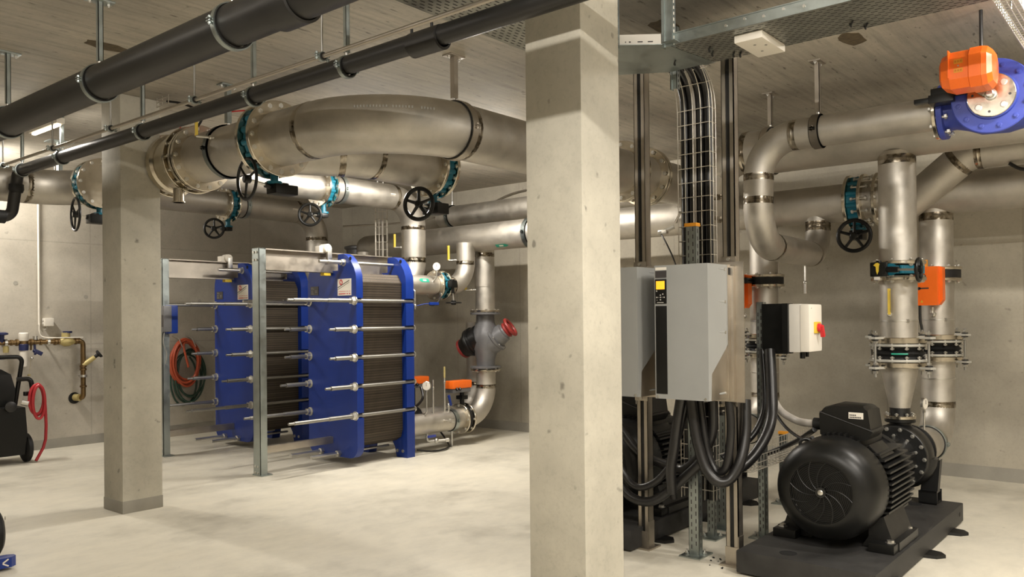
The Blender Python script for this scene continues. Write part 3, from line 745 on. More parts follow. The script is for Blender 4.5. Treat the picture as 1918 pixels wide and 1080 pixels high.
MB().lathe((8.12-.004, LY, 2.02), 'z', [(0, .129), (0, .131), (.24, .131), (.24, .129)], 36, caps=False).build('black_marker_band', M['steel'], t)
level_gauge('yellow thermometer on the stainless riser above the grey cast valve', (8.02, 7.28, 1.98), (-.62, .78, 0), .20, stemlen=.13, side='y')
# grey cast balancing valve with two slanted bonnets
t = thing('balancing_valve', 'grey cast slanted valve with a dark red handwheel right of the heat exchanger', 'valve', (8.12, LY, 1.31))
b = MB().lathe((8.12, LY, .95), 'z', [(0, .20), (.025, .20), (.027, .12), (.12, .125), (.24, .17), (.36, .19), (.48, .17), (.60, .125), (.70, .12), (.705, .20), (.73, .20)], 36)
b.build('body', M['castgrey'], t)
d1 = V(.30, -.66, .52).normalized(); o1 = V(8.12, LY, 1.24)
bn = MB().lathe(o1+d1*.05, d1, [(0, .17), (.10, .17), (.11, .185), (.14, .185), (.145, .135), (.26, .125), (.27, .10), (.34, .09)], 32).build('bonnet', M['castgrey'], t)
bolts(bn, o1+d1*.175, d1, .16, 8, .014, .05)
handwheel(t, o1+d1*.42, d1, .14, 4, .022, .045, None, 'wheelred', .03)
MB().lathe(o1+d1*.33, d1, [(0, .09), (.03, .11), (.06, .09), (.10, .05)], 24).build('wheel_hub', M['wheelred'], t)
d2 = V(-.12, .78, -.42).normalized(); o2 = V(8.10, LY, 1.38)
MB().lathe(o2+d2*.06, d2, [(0, .18), (.09, .18), (.095, .20), (.12, .20), (.125, .18), (.14, .20), (.165, .20), (.17, .175), (.22, .16), (.26, .14), (.30, .13)], 32).build('lower_bonnet', M['iron'], t)
MB().lathe(o2+d2*.355, d2, [(0, .12), (.01, .135), (.04, .135), (.045, .10), (.02, .09)], 28).build('lower_handwheel', M['wheelred'], t)
# gauge pipes and little taps by the floor
gauge('round pressure gauge on a thin pipe right of the near heat exchanger by the floor', (6.93, 7.10, .80), (6.93, 7.14, .44), (-.8, -.6, 0), .055)
for i, (x, y, h) in enumerate([(7.10, 7.16, .86), (7.0, 7.60, .80), (7.30, 7.16, .92)]):
    t = thing('gauge_pipe', ['slim vertical instrument pipe right of the floor gauge', 'slim vertical instrument pipe behind the floor gauge', 'slim brass-topped instrument pipe before the dull orange actuator'][i], 'instrument pipe', (x, y, .44))
    MB().cyl((x, y, .42), (x, y, h), .011, 10).lathe((x, y, h-.12), 'z', [(0, .011), (.004, .016), (.03, .016), (.034, .011)], 12).build('tube', M['chrome'], t)
    if i == 2: MB().cyl((x, y, h-.05), (x, y, h+.09), .013, 10).build('brass_tip', M['brassl'], t)
t = thing('drain_cock', 'small ball valve with a pale cap under the bright lower outlet pipe', 'valve', (7.1, LY-.03, .14))
MB().cyl((7.0, LY-.03, .22), (7.0, LY-.03, .15), .016, 12).tube(bend([(7.0, LY-.03, .16), (7.0, LY-.03, .12), (7.2, LY-.14, .12)], .03, 5), .017, 12).sphere((7.10, LY-.085, .12), .032).build('valve_body', M['chrome'], t)
MB().cyl((7.2, LY-.14, .12), (7.24, LY-.16, .12), .026, 14).build('cap', M['chrome'], t)
MB().cbox((6.98, LY-.13, .19), (.13, .022, .03), .006).build('lever', M['bluev'], t)
t = thing('ball_valve', 'small blue-handled ball valve on the lower outlet pipe', 'valve', (7.36, LY-.06, .47))
MB().cyl((7.36, LY-.05, .44), (7.36, LY-.05, .54), .013, 10).sphere((7.36, LY-.05, .53), .026).build('valve_body', M['chrome'], t)
MB().cbox((7.34, LY-.09, .59), (.03, .02, .14), .006, Matrix.Rotation(R(-18), 3, 'Y')).build('lever', M['blue'], t)
tag(MB().tube(smooth_path([(6.72, 7.30, .62), (6.80, 7.36, .54), (7.0, 7.42, .50), (7.25, 7.50, .60), (7.30, 7.58, .74)], 8), .016, 10).build('cable', M['cable']), 'black cable looping behind the instrument pipes to the dull orange actuator', 'cable')
tag(MB().tube(smooth_path([(6.72, 7.05, .06), (6.95, 7.02, .02), (7.2, 7.04, .02), (7.5, 7.3, .02), (7.6, 7.6, .2)], 8), .012, 10).build('cable', M['cable']), 'black cable lying on the floor under the lower outlet pipe', 'cable')

# ---------------------------------------------------------------- plate heat exchangers
HY, HW = 7.425, 0.43
RZS = [1.81, 1.50, 1.19, .875, .555]
def plate_poly(bottom, floor=False):
    h = []
    if floor: h += [(0, .20), (.16, .20), (.22, .12), (.25, 0), (HW, 0)]
    else: h += [(0, .085), (.30, .085)]+[(.30+.13*math.sin(a), .215-.13*math.cos(a)) for a in [k*PI/2/6 for k in range(1, 7)]]
    for z in reversed(RZS): h += [(HW, z-.03), (HW-.035, z-.022), (HW-.035, z+.022), (HW, z+.03)]
    h += [(HW, 2.02), (HW-.005, 2.09), (HW-.035, 2.17), (HW-.09, 2.25), (HW-.15, 2.305), (HW-.21, 2.33), (HW-.30, 2.33), (HW-.31, 2.31), (HW-.31, 2.15), (0, 2.15)]
    return [(HY+y, z) for y, z in h]+[(HY-y, z) for y, z in reversed(h[1:-1])]
def heat_exchanger():
    t = thing('plate_heat_exchanger', 'near blue plate heat exchanger in the middle with a galvanised support post', 'heat exchanger', (6.0, HY, 0), 'blue plate heat exchangers')
    MB().prism(plate_poly(0), 'x', 5.78, 5.872).build('pressure_plate', M['blue'], t, ang=.3)
    MB().prism(plate_poly(0, True), 'x', 6.51, 6.632).build('frame_plate', M['blue'], t, ang=.3)
    pk = [(HY-.36, .33), (HY-.33, .24), (HY-.24, .19), (HY+.24, .19), (HY+.33, .24), (HY+.36, .33), (HY+.36, 2.02), (HY+.30, 2.115), (HY-.30, 2.115), (HY-.36, 2.02)]
    MB().prism(pk, 'x', 5.874, 6.508).build('plate_pack', M['plates'], t, smooth=False)
    cb = MB().box((4.90, HY-.005, 2.135), (6.66, HY+.055, 2.143)).box((4.90, HY+.022, 2.143), (6.66, HY+.03, 2.345)).box((4.90, HY-.035, 2.34), (6.66, HY+.085, 2.352)).box((4.90, HY-.035, 2.128), (6.66, HY+.085, 2.14))
    cb.box((4.90, HY-.022, 2.14), (6.66, HY-.016, 2.27)); cb.build('carrying_bar', M['alu'], t)
    MB().box((4.90, HY-.01, .225), (5.83, HY+.05, .30), .004).build('guide_bar', M['alu'], t)
    MB().box((5.874, HY-.02, .17), (6.51, HY+.06, .19)).build('guide_bar', M['alu'], t)
    lg = MB().box((4.83, HY-.035, 0.012), (4.915, HY-.029, 2.35)).box((4.83, HY-.035, 0.012), (4.838, HY+.085, 2.35)).box((4.83, HY+.079, 0.012), (4.915, HY+.085, 2.35)).box((4.83, HY-.06, 0), (4.96, HY+.11, .012)).box((4.83, HY-.035, 2.345), (4.915, HY+.085, 2.352))
    lg = lg.build('support_column', M['zinc'], t)
    for z in (2.31, 2.23, .10, .035):
        for y in (HY+.0, HY+.05):
            o = MB().hexa((4.826, y, z), 'x', .013, .010).build('bolt', M['chrome'], lg)
    for sgn in (-1, 1):
        for i, z in enumerate(RZS):
            long = i in (0, 4); y = HY+sgn*(HW-.03); x0 = 4.92 if long else (5.44 if i < 3 else 5.38)
            o = MB().cyl((x0+.07, y, z), (6.64, y, z), .0195, 14).cyl((x0, y, z), (x0+.07, y, z), .014, 12).cyl((x0+.07 if not long else 5.42, y, z), (5.78, y, z), .0235, 14).build('tie_bolt', M['rod'], t)
            MB().hexa((5.752, y, z), 'x', .040, .05).lathe((5.772, y, z), 'x', [(0, .036), (0, .05), (.008, .05), (.008, .036)], 20).build('nut', M['chrome'], o)
            MB().lathe((6.632, y, z), 'x', [(0, .045), (.008, .045), (.012, .034), (.034, .030)], 18).build('bolt_head', M['chrome'], o)
    for y, x0 in ((HY-.12, 5.40), (HY+.18, 5.35)):
        o = MB().cyl((x0, y, .125), (5.90, y, .125), .020, 12).cyl((5.90, y, .125), (6.5, y, .125), .014, 12).build('lower_tie_bolt', M['chrome'], t)
        MB().hexa((5.76, y, .125), 'x', .036, .04).build('nut', M['chrome'], o)
    for y in (HY-.22, HY+.22):
        o = MB().cyl((5.45, y, 2.235), (6.64, y, 2.235), .018, 12).cyl((5.56, y, 2.235), (5.78, y, 2.235), .023, 12).build('upper_tie_bolt', M['chrome'], t)
        MB().hexa((5.757, y, 2.235), 'x', .036, .04).build('nut', M['chrome'], o)
        MB().lathe((5.7795, y, 2.235), '-x', [(0, .042), (.002, .042)], 20).build('washer', M['chrome'], o)
    # roller cover on the carrying bar, yellow block under it
    MB().lathe((5.70, HY-.06, 2.395), 'y', [(0, .045), (.01, .052), (.06, .052), (.11, .052), (.12, .045)], 24).box((5.60, HY-.03, 2.352), (5.70, HY+.05, 2.42), .008).build('roller_cover', M['white'], t)
    MB().box((5.68, HY-.07, 2.27), (5.74, HY-.04, 2.40), .004).build('roller_bracket', M['chrome'], t)
    MB().box((5.66, HY-.03, 2.095), (5.75, HY+.04, 2.128), .004).build('yellow_stop_block', M['yellow'], t)
    for x, y in ((5.7795, HY-.335), (6.5095, HY-.345)): MB().lathe((x, y, 2.272), '-x', [(0, .022), (.0012, .022)], 20).build('lifting_hole', M['hole'], t)
    for y in (HY-.36, HY-.27):
        MB().hexa((6.506, y, .075), 'x', .02, .012).build('foot_bolt', M['chrome'], t)
    MB().box((5.776, 7.655, 1.885), (5.7795, 7.80, 1.985)).build('rating_plate', M['darkink'], t)
    rp = MB()
    for i, (a, b, z) in enumerate([(7.79, 7.75, 1.968), (7.79, 7.73, 1.955), (7.79, 7.75, 1.932), (7.72, 7.68, 1.932), (7.79, 7.75, 1.915), (7.72, 7.68, 1.915), (7.79, 7.74, 1.90)]): rp.box((5.7752, b, z), (5.7762, a, z+.004))
    rp.build('rating_text', M['paleink'], t)
    # white sticker with a red round emblem and slanting dark lettering bars
    sy0, sy1, sz0, sz1 = 7.075, 7.31, 1.87, 2.055
    st = MB().box((5.776, sy0, sz0), (5.7795, sy1, sz1)).build('sticker', M['whitel'], t)
    ec = (5.7755, 7.25, 2.018)
    MB().lathe(ec, '-x', [(0, .031), (.0012, .031)], 28).build('emblem', M['redink'], st)
    n = MB()
    for dy in (.014, -.014): n.cbox((5.7738, ec[1]+dy, ec[2]), (.001, .007, .036))
    n.cbox((5.7738, ec[1], ec[2]), (.001, .007, .046), 0, Matrix.Rotation(R(-38), 3, 'X')); n.build('emblem_letter', M['whitel'], st)
    ln = MB()
    for dz, hh, a, b in ((0, .010, .0, 1), (-.022, .005, .0, 1)):
        for k in range(16):
            y = 7.300-k*.0125; z = 1.962+dz+k*.0048
            ln.cbox((5.7755, y, z), (.001, .010, hh), 0, Matrix.Rotation(R(-21), 3, 'X'))
    ln.build('slanted_lettering', M['darkink'], st)
    ln = MB()
    for z, hh in ((1.917, .005), (1.89, .011)):
        for k in range(15):
            if k not in (9, 12): ln.cbox((5.7755, 7.285-k*.0135, z), (.001, .0105, hh))
    ln.build('red_lettering', M['redink'], st)
    return t
hx = heat_exchanger()
hx2 = dup(hx, (0, 2.0, 0), 'far blue plate heat exchanger seen through the frame of the near one')
# instrument clipped to the far support post
t = thing('control_box', 'small blue-backed control box on the far support post beside the far column', 'control box', (4.90, 9.34, 1.62))
MB().box((4.85, 9.32, 1.46), (4.99, 9.372, 1.80), .02).build('back_housing', M['blue'], t)
MB().box((4.80, 9.30, 1.48), (4.90, 9.36, 1.79), .012).build('front_cover', M['castgrey'], t)
MB().box((4.798, 9.315, 1.54), (4.801, 9.35, 1.68)).build('display', M['darkink'], t)
tag(MB().tube(smooth_path([(4.82, 9.33, 1.48), (4.80, 9.31, 1.35), (4.84, 9.31, 1.22), (4.83, 9.33, 1.1)], 6), .005, 6).build('cable', M['paleink']), 'thin grey cable hanging below the control box on the far support post', 'cable')

# ---------------------------------------------------------------- vertical mesh tray behind the heat exchanger
def mesh_basket(b, p0, along, side, out, L, wd, dp, step, nw, r, ndep=1):
    """open wire basket: length L along, bottom wd wide, sides dp deep"""
    a, s, o = ax(along), ax(side), ax(out); p0 = Vector(p0)
    off = [p0+s*wd*(k/(nw-1)-.5) for k in range(nw)]+[p0+s*wd*q*.5+o*dp*(j+1)/ndep for q in (-1, 1) for j in range(ndep)]
    for p in off: b.cyl(p, p+a*L, r, 6)
    n = int(L/step)
    for k in range(n+1):
        c = p0+a*(k*step+step*.2)
        if (c-p0).length > L: break
        b.tube([c-s*wd*.5+o*dp, c-s*wd*.5, c+s*wd*.5, c+s*wd*.5+o*dp], r, 6)
    return b
t = thing('mesh_cable_tray', 'narrow vertical wire mesh cable tray behind the near heat exchanger', 'cable tray', (7.2, 8.2, 1.9))
mesh_basket(MB(), (7.2, 8.2, 1.7), 'z', (.64, -.77, 0), (.77, .64, 0), 1.66, .15, .06, .10, 4, .0045).build('wire_mesh', M['wire'], t)
MB().box((7.17, 8.1, CEIL-.02), (7.21, 8.3, CEIL-.001)).cyl((7.19, 8.14, 3.3), (7.19, 8.14, CEIL), .01).cyl((7.19, 8.25, 3.3), (7.19, 8.25, CEIL), .01).build('ceiling_bracket', M['chrome'], t)
MB().cyl((7.225, 8.2, 1.7), (7.225, 8.2, 3.4), .012, 8).build('cable', M['hosegrey'], t)
tag(MB().tube(smooth_path([(7.45, 9.3, 2.93), (8.0, 8.6, 2.98), (8.85, 8.0, 3.2), (8.95, 7.3, 3.38), (8.95, 6.2, 3.39), (8.95, 5.5, 3.40)], 8), .012, 8).build('conduit', M['alu']), 'thin conduit on the rear wall just under the ceiling', 'conduit')
t = thing('filter_housing', 'dark cylindrical fitting in the shade left of the mesh tray', 'filter', (8.2, 9.0, 2.2))
MB().lathe((7.95, 9.62, 2.30), 'z', [(0, .13), (.02, .14), (.34, .14), (.36, .17), (.39, .17), (.41, .1)], 28).build('housing', M['castgrey'], t)
MB().cyl((7.95, 9.62, 2.0), (7.95, 9.62, 2.31), .09, 24).build('stub', M['steel'], t)

# ---------------------------------------------------------------- right-hand pumps and their pipes
PY1, PX1 = 1.775, 6.88          # pump 1 axis
OFF2 = (0, 1.58, 0)
SZ = 0.51
def pump_set():
    t = thing('pump_set', 'large black electric pump on a black base plate, in front at the right', 'pump', (5.9, PY1, 0), 'black electric pumps')
    b = MB().box((4.80, 1.375, 0.012), (7.06, 2.20, .15), .012).build('base_plate', M['basepl'], t)
    for x, y in ((4.93, 1.92), (6.80, 1.66)):
        MB().lathe((x, y, .1485), 'z', [(0, .052), (.003, .052)], 24).build('lifting_hole', M['hole'], b)
    MB().lathe((6.93, 1.3745, .085), '-y', [(0, .016), (.002, .016)], 16).build('side_hole', M['rubber'], b)
    for x, y, s in ((5.95, 1.375, -1), (6.66, 1.375, -1), (5.95, 2.20, 1), (6.66, 2.20, 1), (5.2, 1.375, -1), (5.2, 2.20, 1)):
        MB().prism([(x-.08, y-s*.02), (x+.08, y-s*.02), (x+.06, y+s*.07), (x, y+s*.11), (x-.06, y+s*.07)], 'z', 0, .022).build('levelling_foot', M['iron'], b)
    # fan cowl, grille and hub
    o = (5.09, PY1, SZ)
    MB().lathe(o, 'x', [(.03, .02), (.03, .192), (.0, .192), (.0, .205), (.012, .245), (.045, .285), (.09, .308), (.14, .318), (.30, .318), (.305, .308), (.31, .27)], 56).build('fan_cowl', M['black'], t, ang=.45)
    gr = MB()
    for k in range(14): gr.torus((5.094, PY1, SZ), 'x', .045+k*.0109, .0022, 48, 6)
    for k in range(12):
        a0 = 2*PI*k/12
        gr.tube([V(5.091, PY1+q*math.cos(a0+(q-.02)*4.2), SZ+q*math.sin(a0+(q-.02)*4.2)) for q in [.03+.0162*j for j in range(11)]], .003, 6)
    gr.lathe((5.09, PY1, SZ), 'x', [(-.004, .032), (.012, .034)], 20); gr.build('fan_grille', M['iron'], t)
    MB().lathe((5.087, PY1, SZ), '-x', [(0, .017), (.004, .017), (.007, .012)], 18).build('hub_cap', M['chrome'], t)
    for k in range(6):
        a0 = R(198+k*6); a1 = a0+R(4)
        MB().tube([V(5.102, PY1-.183*math.cos(a), SZ+.183*math.sin(a)) for a in (a0, (a0+a1)/2, a1)], .0016, 5).build('grille_glint_arc', M['chrome'], t) if k in (0, 2, 4) else None  # bright arcs shaped as glints on the grille
    # stator with cooling fins
    st = MB().lathe((5.38, PY1, SZ), 'x', [(0, .27), (.02, .272), (.58, .272), (.62, .25)], 48).build('stator', M['iron'], t)
    fn = MB()
    for s in (-1, 1):
        for k in range(13):
            z = -.215+k*.0358
            if abs(z) > .24: continue
            yi = math.sqrt(max(.272**2-z*z, .01)); yo = .332-.10*(abs(z)/.24)**3
            fn.box((5.40, PY1+s*yi if s > 0 else PY1-yo, SZ+z-.006), (5.93, PY1+yo if s > 0 else PY1-yi, SZ+z+.006))
        for k in range(8):
            y = -.125+k*.0358; zi = math.sqrt(.272**2-y*y); zo = .332-.06*(abs(y)/.14)**3
            fn.box((5.39, PY1+y-.006, SZ+zi if s > 0 else SZ-zo+.03), (5.92, PY1+y+.006, SZ+zo if s > 0 else SZ-zi))
    fn.build('cooling_fins', M['iron'], st)
    for s in (-1, 1):
        MB().box((5.42, PY1+s*.222-.055, SZ+.222-.012), (5.70, PY1+s*.222+.055, SZ+.222+.012), .006, Matrix.Rotation(-s*PI/4, 3, 'X')).build('side_pad', M['black'], st)
    # drive end, lantern and volute
    MB().lathe((5.95, PY1, SZ), 'x', [(0, .285), (.03, .295), (.07, .285), (.12, .20), (.18, .135), (.50, .12), (.66, .13), (.73, .16), (.75, .16)], 40).build('drive_end_bell', M['iron'], t)
    for k in range(6):
        a = k*PI/3+.3
        MB().box((6.12, PY1-.015, SZ+.10), (6.69, PY1+.015, SZ+.155), .008, Matrix.Rotation(a, 3, 'X'), (6.4, PY1, SZ)).build('lantern_rib', M['iron'], t)
    vo = MB().lathe((6.70, PY1, SZ), 'x', [(0, .230), (.004, .236), (.04, .236), (.042, .222), (.06, .225), (.10, .24), (.20, .24), (.26, .21), (.31, .17), (.34, .155), (.40, .155), (.405, .205), (.43, .205)], 48)
    vo.tube([V(6.87, PY1+.17*math.sin(a), SZ+.17*math.cos(a)) for a in [k*2*PI/24 for k in range(19)]], [.075+.03*k/18 for k in range(19)], 14)
    vo.lathe((PX1, PY1, SZ+.15), 'z', [(0, .095), (.08, .080), (.12, .075), (.25, .075)], 28); vo = vo.build('volute', M['iron'], t)
    bolts(vo, (6.705, PY1, SZ), '-x', .216, 14, .017, .05)
    bolts(vo, (6.705, PY1, SZ), '-x', .165, 10, .014, .05, a0=.3)
    flange(t, (PX1, PY1, .774), 'z', .05, .112, .026, 0, m='black', name='outlet_flange')
    # feet
    for s in (-1, 1):
        MB().prism([(PY1+s*.20, SZ-.20), (PY1+s*.29, SZ-.16), (PY1+s*.34, .21), (PY1+s*.38, .205), (PY1+s*.38, .155), (PY1+s*.16, .155), (PY1+s*.20, .22)], 'x', 5.36, 5.80).build('motor_foot', M['iron'], t)
        for x in (5.28, 5.70):
            f = MB().box((x-.02, PY1+s*.30-.075, .150), (x+.13, PY1+s*.30+.075, .205), .006).build('mounting_block', M['black'], t)
            MB().hexa((x+.055, PY1+s*.335, .212), 'z', .022, .018).lathe((x+.055, PY1+s*.335, .203), 'z', [(0, .03), (.004, .03)], 16).build('bolt', M['chrome'], f)
    for s in (-1, 1):
        ft = MB().box((6.84, PY1+s*.20-.06, .156), (7.0, PY1+s*.20+.06, .166)).box((6.84, PY1+s*.20-.06, .236), (7.0, PY1+s*.20+.06, .25)).box((6.84, PY1+s*.20-.065, .156), (6.856, PY1+s*.20+.065, .25)).box((6.984, PY1+s*.20-.065, .156), (7.0, PY1+s*.20+.065, .25))
        ft = ft.build('support_bracket', M['iron'], t)
        MB().cyl((6.92, PY1+s*.20, .166), (6.92, PY1+s*.20, .30), .010, 10).hexa((6.92, PY1+s*.20, .256), 'z', .02, .014).build('bolt', M['chrome'], ft)
        MB().prism([(PY1+s*.28, SZ-.02), (PY1+s*.16, SZ-.1), (PY1+s*.14, .25), (PY1+s*.26, .25)], 'x', 6.885, 6.955).build('support_web', M['iron'], t)
    # terminal box with a sloping split line
    tb = MB().prism([(1.895, .82), (1.90, .955), (1.89, .972), (1.575, .868), (1.565, .855), (1.60, .805), (1.66, .785), (1.84, .79)], 'x', 5.44, 5.70).build('terminal_box', M['black'], t)
    MB().loft([[V(x, y, z) for x in (5.443,) for y, z in ((1.892, .966), (1.578, .864), (1.595, .985), (1.62, 1.005), (1.80, 1.012), (1.87, .992))], [V(5.47, y, z) for y, z in ((1.887, .968), (1.583, .866), (1.60, .995), (1.63, 1.016), (1.80, 1.022), (1.868, 1.0))], [V(5.66, y, z) for y, z in ((1.887, .968), (1.583, .866), (1.60, .995), (1.63, 1.016), (1.80, 1.022), (1.868, 1.0))], [V(5.695, y, z) for y, z in ((1.892, .966), (1.578, .864), (1.595, .985), (1.62, 1.005), (1.80, 1.012), (1.87, .992))]]).build('terminal_lid', M['black'], t)
    MB().tube([(5.44, 1.896, .966), (5.44, 1.572, .862), (5.70, 1.572, .862)], .005, 8).build('lid_seam', M['drain'], t)
    MB().box((5.47, PY1-.09, .74), (5.68, PY1+.09, .80), .01).build('terminal_neck', M['iron'], t)
    MB().cyl((5.53, 1.89, .875), (5.53, 1.965, .875), .040, 20).build('cable_entry', M['rubber'], t)
    lb = MB().box((5.439, 1.622, .935), (5.4425, 1.712, .975)).build('white_label', M['whitel'], t)
    tx = MB()
    for zz, y0, n in ((.958, 1.706, 4), (.944, 1.706, 7)):
        for k in range(n): tx.cbox((5.4385, y0-k*.0105-.004, zz), (.001, .008, .008))
    tx.build('label_text', M['darkink'], lb)
    MB().torus((5.22, PY1+.135, SZ+.27), (1, .35, 0), .034, .010, 28, 10).cyl((5.22, PY1+.12, SZ+.22), (5.22, PY1+.13, SZ+.245), .018, 14).build('eye_bolt', M['black'], t)
    return t
p1 = pump_set()
p2 = dup(p1, OFF2, 'rear black electric pump in the dark behind the hanging cables')

# upper main above the pumps with the elbow down to the second pump
P5X, P5Z, P5R = 6.88, 3.02, 0.195
t = thing('stainless_pipe', 'large stainless main above the pumps with an elbow down beside the cable ladder', 'pipe', (P5X, -2.0, P5Z))
yb = PY1+OFF2[1]
pts = bend([(P5X, -2.0, P5Z), (P5X, yb, P5Z), (P5X, yb, 2.02)], .36, 14)
rs = [P5R if p.y < yb-.40 and p.z > P5Z-.01 else (.16 if p.z > P5Z-.12 else .1365) for p in pts]; rs[0] = P5R; rs[1] = P5R-.002
MB().tube(pts, rs, 40).build('pipe_body', M['steel'], t)
weld(t, (P5X, yb-.37, P5Z), 'y', P5R-.002); weld(t, (P5X, yb, 2.46), 'z', .137, .06); weld(t, (P5X, yb, 2.66), 'z', .137)
flange(t, (P5X, yb, 2.0), 'z', .1365, .20, .026, 8, .018, .05)
branch(t, (P5X, PY1, P5Z-.15), (P5X, PY1, 2.0), .1365, w=False); weld(t, (P5X, PY1, P5Z-.215), 'z', .1365, .07)
flange(t, (P5X, PY1, 2.0), 'z', .1365, .20, .026, 8, .018, .06)
for y, l in ((2.79, 'channel hanger of the large main left of the swan-neck pipe'), (-.2, 'channel hanger of the large main outside the right edge')):
    hanger(l, P5X, y, P5Z, P5R, 'y', 'hangers of the pump mains', 'channel', m='alu', wd=.05, w=.035)
def check_valve(y, which):
    if which == 0:
        t = butterfly('teal butterfly valve with a small black handwheel above the front pump', (P5X, y, 1.945), 'z', .185, .066, '-x', (P5X-.26, y+.07, 1.945), (.05, .12, .11), (P5X-.30, y-.22, 1.93), (0, -1, 0), .092, 5, lugs=8, rim=.013)
        MB().cyl((P5X-.28, y+.07, 1.945), (P5X-.295, y+.07, 1.945), .055, 20).build('indicator_disc', M['black'], t)
        k = MB().prism([(y+.085, 1.99), (y+.07, 1.995), (y+.055, 1.985), (y+.06, 1.965), (y+.062, 1.93), (y+.072, 1.905), (y+.08, 1.93), (y+.083, 1.965), (y+.10, 1.975)], 'x', P5X-.30, P5X-.296).build('yellow_pointer', M['yellow'], t)
        MB().box((P5X-.30, y+.055, 1.865), (P5X-.288, y+.095, 1.888)).build('tag_plate', M['ltgrey'], t)
    else:
        t = thing('wafer_valve', 'black wafer valve above the rear pump', 'valve', (P5X, y, 1.945))
        MB().lathe((P5X, y, 1.912), 'z', [(0, .11), (0, .19), (.066, .19), (.066, .11)], 32, caps=False).build('valve_body', M['rubber'], t)
check_valve(PY1, 0); check_valve(yb, 1)
def riser(x, y, r, z0, z1, label, lower_flange=True):
    t = pipe('stainless_pipe', label, 'pipe', [(x, y, z0), (x, y, z1)], r, welds=False)
    flange(t, (x, y, z1-.013), 'z', r, .20, .026, 8, .018, .06)
    flange(t, (x, y, z0+.026), 'z', r, .21, .045, 0)
    MB().lathe((x, y, z0+.17), 'z', [(0, r), (.001, r+.003), (.012, r+.003), (.013, r)], 32, caps=False).box((x-r*.8, y-r*.75, z0+.165), (x-r*.6, y-r*.55, z0+.19)).build('hose_band', M['chrome'], t)
    return t
def expansion(x, y, label, band):
    """rubber expansion joint with plates and four tie rods; z 1.19 .. 1.41"""
    t = thing('expansion_joint', label, 'expansion joint', (x, y, 1.19), 'rubber expansion joints with tie rods')
    MB().lathe((x, y, 1.247), 'z', [(0, .10), (0, .18), (.012, .18), (.03, .165), (.052, .19), (.075, .165), (.094, .18), (.106, .18), (.106, .10)], 40, caps=False).build('rubber_bellows', M['rubber'], t)
    if band:
        gb = MB().tube([V(x+.19*math.cos(a), y+.19*math.sin(a), 1.298) for a in [R(178+5*k) for k in range(8)]], .007, 6).build('green_band', M['green'], t)
    for z in (1.353, 1.235):
        f = MB().lathe((x, y, z), 'z', [(0, .11), (0, .214), (.004, .217), (.015, .217), (.019, .214), (.019, .11)], 40, caps=False).build('backing_ring', M['zincl'], t)
        bolts(f, (x, y, z+.009), 'z', .193, 12, .017, .07)
    for k in range(4):
        a = PI/4+k*PI/2+.35; e = V(math.cos(a), math.sin(a), 0); p = V(x, y, 0)+e*.262
        o = MB().cyl((p.x, p.y, 1.12), (p.x, p.y, 1.475), .010, 10).build('tie_rod', M['rod'], t)
        for z in (1.42, 1.19):
            q = V(x, y, z)+e*.242
            MB().cbox(q, (.115, .06, .018), .002, Matrix.Rotation(a, 3, 'Z')).build('rod_lug', M['zincl'], o)
            for dz in (.015, -.015): MB().lathe((p.x, p.y, z+dz-.004), 'z', [(0, .026), (.008, .026)], 16).build('rubber_washer', M['rubber'], o)
            for dz in (.034, -.034): MB().hexa((p.x, p.y, z+dz), 'z', .019, .016).build('nut', M['chrome'], o)
    return t
for (dy, nm, band) in ((0, 'front', True), (OFF2[1], 'rear', False)):
    y = PY1+dy
    t = riser(P5X, y, .1365, 1.374, 1.888, 'stainless pipe piece with a yellow thermometer above the front pump' if dy == 0 else 'stainless pipe piece above the rear pump behind the safety switch')
    if dy == 0: level_gauge('yellow thermometer on the vertical pipe above the front pump', (P5X-.125, y+.035, 1.60), (-1, -.25, 0), .20, stemlen=.05, side='-y')
    expansion(P5X, y, 'expansion joint with green band on the front vertical pump pipe' if band else 'expansion joint of the rear pump behind the safety switch', band)
    t = thing('reducer_pipe', 'tapered stainless reducer standing on the front pump outlet' if dy == 0 else 'tapered stainless reducer on the rear pump outlet', 'pipe', (P5X, y, .78))
    MB().lathe((P5X, y, .80), 'z', [(0, .070), (.05, .070), (.34, .130), (.42, .1365)], 40).build('pipe_body', M['steel'], t)
    flange(t, (P5X, y, 1.21), 'z', .1365, .21, .04, 0)
    flange(t, (P5X, y, .80), 'z', .068, .115, .026, 8, .015, .07)
